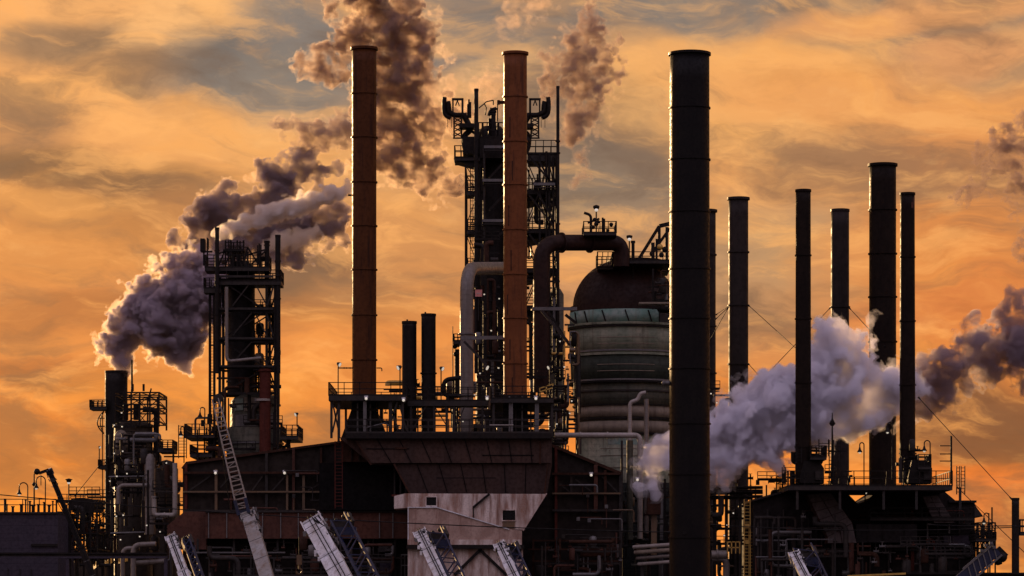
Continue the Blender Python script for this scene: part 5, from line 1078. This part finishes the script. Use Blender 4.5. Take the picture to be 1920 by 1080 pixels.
for px in (1622,1650,1690): MB().box(X(px-.6), X(px+.6), 396.8, 396.99, Z(1018), Z(984)).build('stiffener', BS, t)
t = deck('long railed deck round the slim right smokestacks', 1478, 1786, 912, 390, 408, rail=29, thick=7, step=2.0)
for px in (1482,1560,1640,1700,1780):
    MB().bar((X(px),390.4,Z(960)),(X(px),390.4,Z(919)), .3).build('post', DS, t)
for lab, c in (('dark boxed stack foot under the slender stack before the steam',1508),('dark boxed stack foot under the slim stack with the flaking top',1706)):
    t = thing('boxed_base', lab, 'stack base', (X(c),393,Z(912)))
    MB().prism([(X(c-13),Z(870)),(X(c+15),Z(870)),(X(c+24),Z(884)),(X(c+24),Z(911)),(X(c-20),Z(911)),(X(c-20),Z(900))], 391, 396).build('casing', BS, t)
    MB().box(X(c+8), X(c+22), 390.7, 390.99, Z(905), Z(888)).build('panel', DS, t)
    for py in (850,862): MB().hoop(X(c),393,PW(13,393),PW(18,393),Z(py+1),Z(py-1),24).build('flange', BS, t)
def gear(label, parts):
    t = thing('ladder_gear', label, 'ladder', (X(parts[0][0]),391,Z(912)))
    for (px, a, b_, w_) in parts: MB().ladder((X(px),390.8,Z(b_)), Z(a)-Z(b_), PW(w_,391), .12).build('ladder', BS, t)
    return t
gear('ladder section left of the slender stack by the steam', [(1486,846,874,9),(1469,878,912,22),(1458,882,912,6)])
gear('double ladder right of the slender stack by the steam', [(1531,831,862,18),(1545,832,912,8),(1558,834,912,6)])
gear('tall ladder rails right of the flaking topped stack', [(1777,880,932,5),(1786,880,932,7)])
t = deck('small raised landing right of the slender stack', 1520, 1550, 858, 390, 396, rail=22, thick=4, step=.7)
deck('small raised landing right of the flaking topped stack', 1722, 1746, 876, 390, 396, rail=24, thick=4, step=.7)
t = thing('mast_bars', 'mast with three cross bars right of the gooseneck lamp', 'mast', (X(1767),392,Z(912)))
MB().cyl((X(1767),392,Z(912)),(X(1767),392,Z(824)), .13, None, 8).build('pole', BS, t)
for py in (842,857,870): MB().bar((X(1746),392,Z(py)),(X(1768),392,Z(py)), .12).build('cross_bar', BS, t)
t = thing('finial_mast', 'spiked mast with a lantern standing before the steam', 'mast', (X(1547),391,Z(912)))
MB().cyl((X(1547),391,Z(912)),(X(1547),391,Z(782)), .2, .06, 8).build('pole', BS, t); z = Z(802); MB().lathe(X(1547),391,[(.15,z-.3),(.4,z),(.12,z+.5),(.02,z+.9)],12).build('lantern', BS, t); MB().bar((X(1540),391,Z(853)),(X(1572),391,Z(853)), .2).build('cross_bar', BS, t)
gooseneck('gooseneck lamp midway along the right deck before the steam', 1620, 830, 912, 391, -1, 8)
gooseneck('gooseneck lamp in front of the second widest black smokestack', 1673, 792, 900, 391, -1, 9)
gooseneck('gooseneck lamp right of the flaking rusty topped smokestack', 1744, 826, 900, 391, -1, 11)
t = floodlight('little floodlight in the dip between the two gables', 1622, 922, 945, 399, 1, 7)
clutter('dark instruments clamped round the foot of the flaking topped stack', 'process_bay', 1686, 1728, 820, 912, 391, 396, 61, .9, mats=[BS,BS,BS,DS,BS])
clutter('dark instruments clamped round the foot of the slender stack', 'process_bay', 1486, 1540, 838, 912, 391, 397, 62, .7, mats=[BS,BS,BS,DS,BS])
clutter('railings and rods on the low roof left of the right deck', 'process_bay', 1405, 1482, 886, 935, 401, 408, 63, 1.1, mats=[BS,BS,DS,BS,RD])
clutter('railings and gear on the roof left of the guyed stack foot', 'process_bay', 1540, 1600, 880, 912, 398, 404, 67, .8, mats=[BS,BS,DS,BS,RD])
clutter('crowded dark steelwork rising right behind the widest smokestack', 'process_bay', 1328, 1384, 728, 930, 428, 440, 64, 1.2, mats=[BS,BS,DS,RD,DS])
t = thing('pipe_bridge', 'dark pipe bridge from the widest smokestack to the heater block', 'pipe rack', PT(1380,930,404))
for py, r in ((915,3),(923,4.5),(932,3)): MB().tube([PT(1325,py,404), PT(1430,py-1,404)], PW(r,404), 12).build('pipe_run', BS, t)
for px in (1340,1362,1388,1408): MB().bar(PT(px,1230,404.8), PT(px,925,404.8), .4).build('post', DS if px > 1380 else BS, t)
clutter('pipes with yellow ladders between the widest stack and heater block', 'process_bay', 1332, 1412, 930, 1085, 405, 414, 65, 1.1, mats=[BS,BS,DS,M['vessel_dark'],M['ochre_steel']])
t = thing('yellow_ladder', 'yellow painted ladder tower left of the black heater block', 'ladder', PT(1402,1090,402))
MB().ladder(PT(1401,1090,402), PZ(936,402)-PZ(1090,402), .75, .12).build('ladder', M['yellow_paint_and_sun'], t); MB().ladder(PT(1408,1090,403), PZ(990,403)-PZ(1090,403), .5, .1).build('ladder', M['yellow_paint_and_sun'], t)
for py in (982,1012): MB().box(PX(1397,401.8), PX(1405,401.8), 401.6, 401.9, PZ(py+8,402), PZ(py,402)).build('sign_plate', M['yellow_paint_and_sun'], t)
t = thing('yellow_rail', 'short yellow guard rails low beside the yellow ladder', 'railing', PT(1376,1040,403))
MB().railing([PT(1364,1038,403), PT(1387,1038,403)], PW(22,403), .14, .6, False).build('railing', M['yellow_paint_and_sun'], t)
pipe('curled grey pipe elbow right of the widest smokestack foot', [(1336,1048,402),(1362,1048,402),(1362,1090,402)], 6.5, M['grey_cladding'], bend=1)
pipe('pale grey drum pipe lying right of the widest smokestack', [(1334,1040,400),(1362,1040,400)], 8, M['grey_cladding'], flanges=((0,.4),))
pipe('dark curved pipe hanging from the pipe bridge', [(1336,966,402),(1352,966,402),(1352,930,402)], 5.5, DS, bend=1)

# right tail
t = lattice('slim dark ladder frame beyond the right end of the heater block', 'pipe_rack', 'steel tower', 1834, 1866, 392, 398, [980,994,1010,1028,1045], BS, colw=2.6, beamw=2, brace='z', bot=1215, mid=(1845,1856))
t = thing('double_mast', 'two dark masts rising over the slim right ladder frame', 'mast', PT(1860,1050,391))
for px, a, w_ in ((1860,951,3),(1854,962,2.6)): MB().cyl(PT(px,1060,391), PT(px,a,391), PW(w_,391)/2, None, 8).build('pole', BS, t)
gooseneck('small gooseneck lamp over the slim right ladder frame', 1854, 962, 1000, 391, -1, 9)
deck('little dark landing on the slim right ladder frame', 1830, 1868, 1012, 390, 396, rail=14, thick=3, step=.6)
clutter('pile of dark valves at the foot of the right ladder frame', 'process_bay', 1828, 1868, 985, 1060, 391, 397, 66, 1.4, mats=[BS,BS,BS,DS,BS])
t = deck('cut off railed landing right of the black stub pole', 1913, 1940, 1000, 380, 384, rail=26, thick=3, step=.7)
t = thing('low_roof', 'long low flat roof with sunlight coloured in yellow along one edge at bottom right', 'roof', PT(1750,1240,340))
MB().box(PX(1600,340), PX(1960,340), 340, 350, 0, PZ(1077,340)).build('wall', HB, t)
MB().box(PX(1700,340), PX(1960,340), 339.7, 350.2, PZ(1077,340), PZ(1073.5,340)).build('roof_edge', BS, t)
MB().prism([(PX(1590,339),PZ(1082,339)),(PX(1699,339),PZ(1077,339)),(PX(1699,339),PZ(1073.5,339)),(PX(1590,339),PZ(1078.5,339))], 339.2, 339.66).build('sun_edge_strip', M['yellow_paint_and_sun'], t)  # low sun along the roof edge, put in as yellow colour

# ---------------------------------------------------------------- wires
guy('guy wire from the plain stack down right into the steam', (1404,573,449), (1500,660,430))
guy('guy wire from the plain stack up left to the widest stack', (1366,576,449), (1340,600,449))
guy('guy wire from the plain stack down left past the half hidden stack', (1366,576,449), (1330,640,452))
guy('guy wire from the guyed stack down left across the sky', (1557,577,439), (1430,710,425))
guy('guy wire from the guyed stack down right behind the wide black stack', (1593,578,439), (1660,650,430))
guy('long guy wire falling from the slim right stack to the stub pole', (1722,745,393), (1897,936,381))
guy('lower guy wire falling right from the deck end ladder', (1794,913,391), (1925,1040,381))
guy('guy wire from the half hidden stack across to the plain stack', (1343,590,455), (1368,572,450))
guy('guy wire low between the plain stack and the steam', (1404,683,449), (1430,712,440))
guy('long drooping black power line crossing the left and middle of the picture', (-30,925,318), (1257,998,318), .05, .6, name='power_line', cat='power line')
guy('black power line running right from the widest smokestack', (1333,984,318), (1950,986,318), .045, .5, name='power_line', cat='power line')
guy('short power line between the ladder frame and the stub pole', (1740,984,372), (1950,985,372), .06, .1, name='power_line', cat='power line')
# ================================================================== mobile cranes in front
WP, BP = M['white_paint'], M['blue_paint']
def crane(label, tip, foot, Y, wt, wf, m, head='white', rope=True, aux=None, hook=True, sections=((0,.5),(.5,1)), carrier=True, group='mobile cranes in front of the heater', lean=-16):
    """a telescopic boom from tip (column,row) down to its turntable at foot; wt, wf: widths in photo pixels"""
    A = PT(tip[0],tip[1],Y); B = Vector((PX(foot[0],Y+lean), Y+lean, 1.9)); d = (B-A).normalized(); u = Vector((d.z,0,-d.x)).normalized()
    if u.x < 0: u = -u
    v = d.cross(u); v = v if v.y < 0 else -v; L = (B-A).length
    t = thing('mobile_crane', label, 'crane', (B.x,B.y,0), group)
    def sect(a, b, w0, w1, dep=1.0):
        p, q = A+d*a, A+d*b; hh = []
        for c, w in ((p,w0),(q,w1)): hh += [c+u*sx*w/2+v*sy*w*dep/2 for sx, sy in ((-1,1),(-.8,1),(.8,1),(1,1),(1,-.6),(.55,-1),(-.55,-1),(-1,-.6))]
        n = 8; return hh, [tuple(range(n)), tuple(range(2*n-1,n-1,-1))]+[(i,i+n,(i+1)%n+n,(i+1)%n) for i in range(n)]
    w0, w1 = PW(wt,Y), PW(wf,Y)
    for (a, b) in sections:
        k = MB(); k.add(*sect(L*a, L*b+.2, w0+(w1-w0)*a, (w0+(w1-w0)*a)*1.0)); s = k.build('boom_section', m, t)
        c = A+d*(L*a+.15); wv = (w0+(w1-w0)*a); k = MB()
        for sg in (-1, 1): k.bar(c+u*sg*wv*.44+v*wv*.5, c+u*sg*wv*.54-v*wv*.2, .12)
        k.bar(c-u*wv*.5+v*wv*.56, c+u*wv*.5+v*wv*.56, .12, .16); k.build('collar', m, t)
        for f in (.3,.62): MB().bar(c+d*(L*(b-a)*f*.5)-u*wv*.5+v*wv*.51, c+d*(L*(b-a)*f*.5)+u*wv*.5+v*wv*.51, .03, .05).build('weld_seam', M['grey_steel'], t)
    # boom head: cheek plates, sheaves, lugs
    for sg in (-1, 1):
        k = MB(); c = A+u*sg*w0*.52
        pr = [c-d*w0*.55+v*w0*.2, c-d*w0*.35-v*w0*.5, c+d*w0*.6-v*w0*.6, c+d*w0*.8+v*w0*.55, c-d*w0*.2+v*w0*.55]
        k.add(pr+[p+u*sg*.1 for p in pr], [(0,1,2,3,4),(9,8,7,6,5)]+[(i,i+5,(i+1)%5+5,(i+1)%5) for i in range(5)]); k.build('cheek_plate', m, t)
    for i in range(4):
        c = A-d*w0*.25+u*w0*(-.36+.24*i); MB().tube([c-u*.07, c+u*.07], w0*.34, 16).build('sheave', M['dark_steel'] if i % 2 else M['grey_steel'], t)
    for sg in (-.4, 0, .4): MB().bar(A-d*w0*.4+u*sg*w0, A-d*w0*.62+u*sg*w0, .14).build('lug', M['lamp_glass'], t)  # lugs share the glowing lamp glass though they are no lamps
    MB().bar(A-u*w0*.75+d*w0*.1, A+u*w0*.75+d*w0*.1, .2, .24).build('head_pin', M['grey_steel'], t)
    rr = random.Random(int(tip[0]))
    for i in range(14):
        k = MB(); sg = rr.choice([-1,1,1]); c = A+d*w0*rr.uniform(-.2,3.4)+u*sg*w0*rr.uniform(.42,.72)+v*w0*.3; s = w0*rr.uniform(.04,.11); k.box(c.x-s, c.x+s, c.y-s-.3, c.y+s-.3, c.z-s*1.6, c.z+s*1.6)
        k.build('hose_fitting', M['grey_steel'] if i % 3 else (M['black_steel'] if i % 2 else m), t)
    for i in range(5):
        c = A+d*w0*rr.uniform(0,.5)+u*w0*rr.uniform(.1,.6)+v*w0*.55; e2 = A+d*w0*rr.uniform(1.6,3.6)+u*w0*rr.uniform(.3,.8)+v*w0*.5
        MB().tube([c, (c+e2)/2+u*w0*rr.uniform(.1,.4)+Vector((0,0,-.3)), e2], .05, 6).build('hose', M['rope'], t)
    if rope:
        for sg in (-.08,.12): MB().tube([A-d*w0*.2+u*sg*w0+v*w0*.6, A+d*L*.5+u*(sg+.12)*w0+v*w0*.62, B+u*sg*w0+v*w0*.6], .045, 6).build('hoist_rope', M['rope'], t)
        MB().box((A+d*w0*2.0).x-.2, (A+d*w0*2.0).x+.25, (A+v*w0*.6).y-.25, (A+v*w0*.6).y+.05, (A+d*w0*2.0).z-.2, (A+d*w0*2.0).z+.2).build('rope_guide', M['dark_steel'], t)
    if hook:
        h = A-u*w0*.95+Vector((0,-.3,0)); k = MB(); k.tube([h+Vector((0,0,-.2)), h+Vector((0,0,-w0*1.2))], .05, 6); k.build('hoist_rope', M['rope'], t)
        k = MB(); z0 = h.z-w0*1.1; k.box(h.x-.22, h.x+.22, h.y-.2, h.y+.2, z0-.9, z0); k.tube([(h.x,h.y,z0-.9),(h.x,h.y,z0-1.3)], .1, 8); k.tube([(h.x+.25*math.cos(a),h.y,z0-1.5+.25*math.sin(a)) for a in [math.pi*(.5-k_/8*1.5) for k_ in range(9)]], .08, 8); k.build('hook_block', M['ochre_steel'], t)
    if aux:   # folded blue lattice extension carried beside the boom
        off, a0, wa = aux; k = MB(); P, Q = A+d*a0+u*PW(off,Y)-v*.6, B+u*PW(off*.9,Y)-v*.6; w = PW(wa,Y)
        for sx in (-1,1):
            for sy in (-1,1): k.bar(P+u*sx*w/2+v*sy*w/2, Q+u*sx*w/2+v*sy*w/2, .16)
        nn = int((Q-P).length/w); dd = (Q-P)/nn
        for i in range(nn):
            s1 = 1 if i % 2 else -1
            for sy in (-1,1): k.bar(P+dd*i+u*s1*w/2+v*sy*w/2, P+dd*(i+1)-u*s1*w/2+v*sy*w/2, .1)
            for sx in (-1,1): k.bar(P+dd*i+v*s1*w/2+u*sx*w/2, P+dd*(i+1)-v*s1*w/2+u*sx*w/2, .1)
        k.build('folded_jib', BP, t)
        k = MB()
        for sx in (-1,1): k.bar(P-d*.4+u*sx*w*.6, P+d*1.2+u*sx*w*.6, .25, .6)
        k.box(P.x-w*.55, P.x+w*.55, P.y-w*.5, P.y+w*.5, P.z-.5, P.z+.1); k.ball(P-d*.5+u*w*.3, .2, 6); k.ball(P-d*.7-u*w*.2, .16, 6); k.build('jib_head', M['dark_steel'], t)
        MB().box((P+d*1.6).x-w*.62, (P+d*1.6).x+w*.62, P.y-w*.62, P.y+w*.62, (P+d*1.6).z-.35, (P+d*1.6).z+.35).build('jib_bracket', BP, t)
    if carrier:
        k = MB(); k.box(B.x-1.3, B.x+1.3, B.y-5, B.y+5.5, .7, 1.5); k.build('chassis', M['dark_steel'], t)
        MB().box(B.x-1.2, B.x+1.2, B.y-1.5, B.y+2.5, 1.55, 2.7).build('turntable', m, t)
        cb = MB().prism([(B.x-1.25,1.52),(B.x+1.25,1.52),(B.x+1.2,2.9),(B.x-1.2,2.9)], B.y-5, B.y-3).build('cab', m, t); MB().box(B.x-1.05, B.x+1.05, B.y-5.05, B.y-5.003, 2.1, 2.8).build('windscreen', M['window_dark'], cb)
        for yy in (-4,-2.4,2.2,3.8):
            for sg in (-1,1): wv = MB().cyl((B.x+sg*.95,B.y+yy,.55),(B.x+sg*1.35,B.y+yy,.55), .55, None, 20).build('wheel', M['rope'], t)
    return t, A, B, d, u, v
crane('short white crane boom furthest left with a dark blue jib beside it', (322,1010), (392,1235), 300, 17, 26, WP, aux=(24,.6,12), hook=False, sections=((0,.35),(.35,1)))
t, A, B, d, u, v = crane('rust streaked white crane boom carrying the tall slender lattice jib', (467,968), (538,1240), 296, 24, 34, mat('white_rusty', (.74,.71,.68),(.6,.52,.46),(.36,.22,.13), rough=.45, scale=.5, dirt=.8), rope=False, hook=False, sections=((0,.09),(.09,1)))
# the lattice jib standing on that boom
P, Q = PT(455,952,296), PT(404,748,296); e = (Q-P).normalized(); uu = Vector((-e.z,0,e.x)); ww = Vector((0,1,0)); n = 24; k4 = []
W0, W1 = PW(11,296), PW(6,296)
for sx in (-1,1):
    for sy in (-1,1):
        MB().bar(P+uu*sx*W0+ww*sy*W0, Q+uu*sx*W1+ww*sy*W1, .075).build('jib_chord', M['pale_cladding'], t)
b = MB()
for i in range(n):
    f0, f1 = i/n, (i+1)/n; wa, wb = W0+(W1-W0)*f0, W0+(W1-W0)*f1; a0, a1 = P+(Q-P)*f0, P+(Q-P)*f1; s = 1 if i % 2 else -1
    for sy in (-1,1): b.bar(a0+uu*wa*.0-uu*wa+ww*sy*wa, a0+uu*wa+ww*sy*wa, .05)
    if i % 3 == 0: b.bar(a0+uu*s*wa-ww*wa, a1-uu*s*wb-ww*wb, .05)
    for sx in (-1,1): b.bar(a0+uu*sx*wa+ww*s*wa, a1+uu*sx*wb-ww*s*wb, .06)
b.build('jib_lacing', M['pale_cladding'], t)
MB().tube([Q-uu*.3-ww*.3, Q-uu*.3+ww*.3], .4, 16).build('sheave', M['dark_steel'], t)
b = MB(); b.bar(P-e*.6-uu*W0, P-e*.6+uu*W0, .5, .8); b.bar(P-e*.6-uu*W0*.9-ww*W0, P+e*.8-uu*W0*.9-ww*W0, .3); b.bar(P-e*.6+uu*W0*.9-ww*W0, P+e*.8+uu*W0*.9-ww*W0, .3); b.build('jib_foot', BP, t)
MB().tube([Q, P+uu*W0*2.2, A+u*.9], .04, 6).build('pendant_rope', M['rope'], t)
crane('widest white crane boom with two ropes and a dark blue jib', (590,985), (706,1245), 290, 35, 42, WP, aux=(46,.8,30), sections=((0,.30),(.30,1)))
crane('white crane boom with black hoses in front of the rusty housing', (790,1003), (884,1240), 300, 21, 27, WP, aux=(27,.2,26), hook=False, sections=((0,.16),(.16,1)))
crane('smaller white crane boom in front of the right end of the rusty housing', (938,1025), (1022,1240), 300, 18, 26, WP, aux=(20,.1,16), hook=False, sections=((0,.2),(.2,1)))
crane('short white crane boom under a dark blue jib before the black heater block', (1490,1042), (1570,1240), 300, 17, 26, WP, aux=(20,-1.0,34), hook=False, sections=((0,.3),(.3,1)))
t, A, B, d, u, v = crane('dark slim crane boom leaning left among the left lamp posts', (93,884), (222,1215), 340, 9, 15, BS, lean=0, rope=True, hook=False, sections=((0,.45),(.45,1)), group=None, carrier=True)
b = MB(); b.bar(A-d*.2, A-u*1.1-d*.25, .3); b.ball(A-u*1.25-d*.5, .34, 8); b.bar(A-u*.9-d*.2, A-u*1.2-d*.7, .2); b.build('tip_arm', BS, t)
MB().tube([A-u*1.0, A-u*1.0-Vector((0,0,1.1))], .05, 6).build('hoist_rope', M['rope'], t)
# crane head lying low on the right
Y = 330; t = thing('crane_boom', 'dark crane head with hooked tip poking out low at the right end', 'crane', PT(1830,1210,Y))
P, Q = PT(1812,1078,Y), PT(1868,1030,Y); e = (Q-P).normalized(); uu = Vector((-e.z,0,e.x)); b = MB(); b.bar(P-e*6, Q, 1.3, 1.2); b.build('boom_section', BP, t)
b = MB()
for sx in (-1,1): b.bar(P+uu*sx*.75-Vector((0,.7,0)), Q+uu*sx*.75-Vector((0,.7,0)), .2)
for i in range(6): b.bar(P+(Q-P)*i/6-uu*.75-Vector((0,.7,0)), P+(Q-P)*(i+1)/6+uu*.75-Vector((0,.7,0)), .12)
b.build('folded_jib', M['grey_steel'], t)
b = MB(); b.bar(Q, PT(1884,1046,Y), .7, .9); b.ball(PT(1878,1044,Y), .6, 8); b.ball(PT(1872,1052,Y), .42, 8); b.build('jib_head', BS, t)
b = MB(); b.tube(rounded([Q, PT(1868,1058,Y), PT(1878,1054,Y)], .5, 4), .2, 8); b.build('hook', BS, t)
for px, py in ((1846,1022),(1856,1018),(1838,1032),(1862,1026)): MB().box(PX(px-3,Y), PX(px+3,Y), Y-1, Y-.4, PZ(py+3,Y), PZ(py-2,Y)).build('fitting', M['grey_steel'], t)
MB().bar(PT(1800,1225,Y), P-e*3, 1.1).build('mast', BS, t)
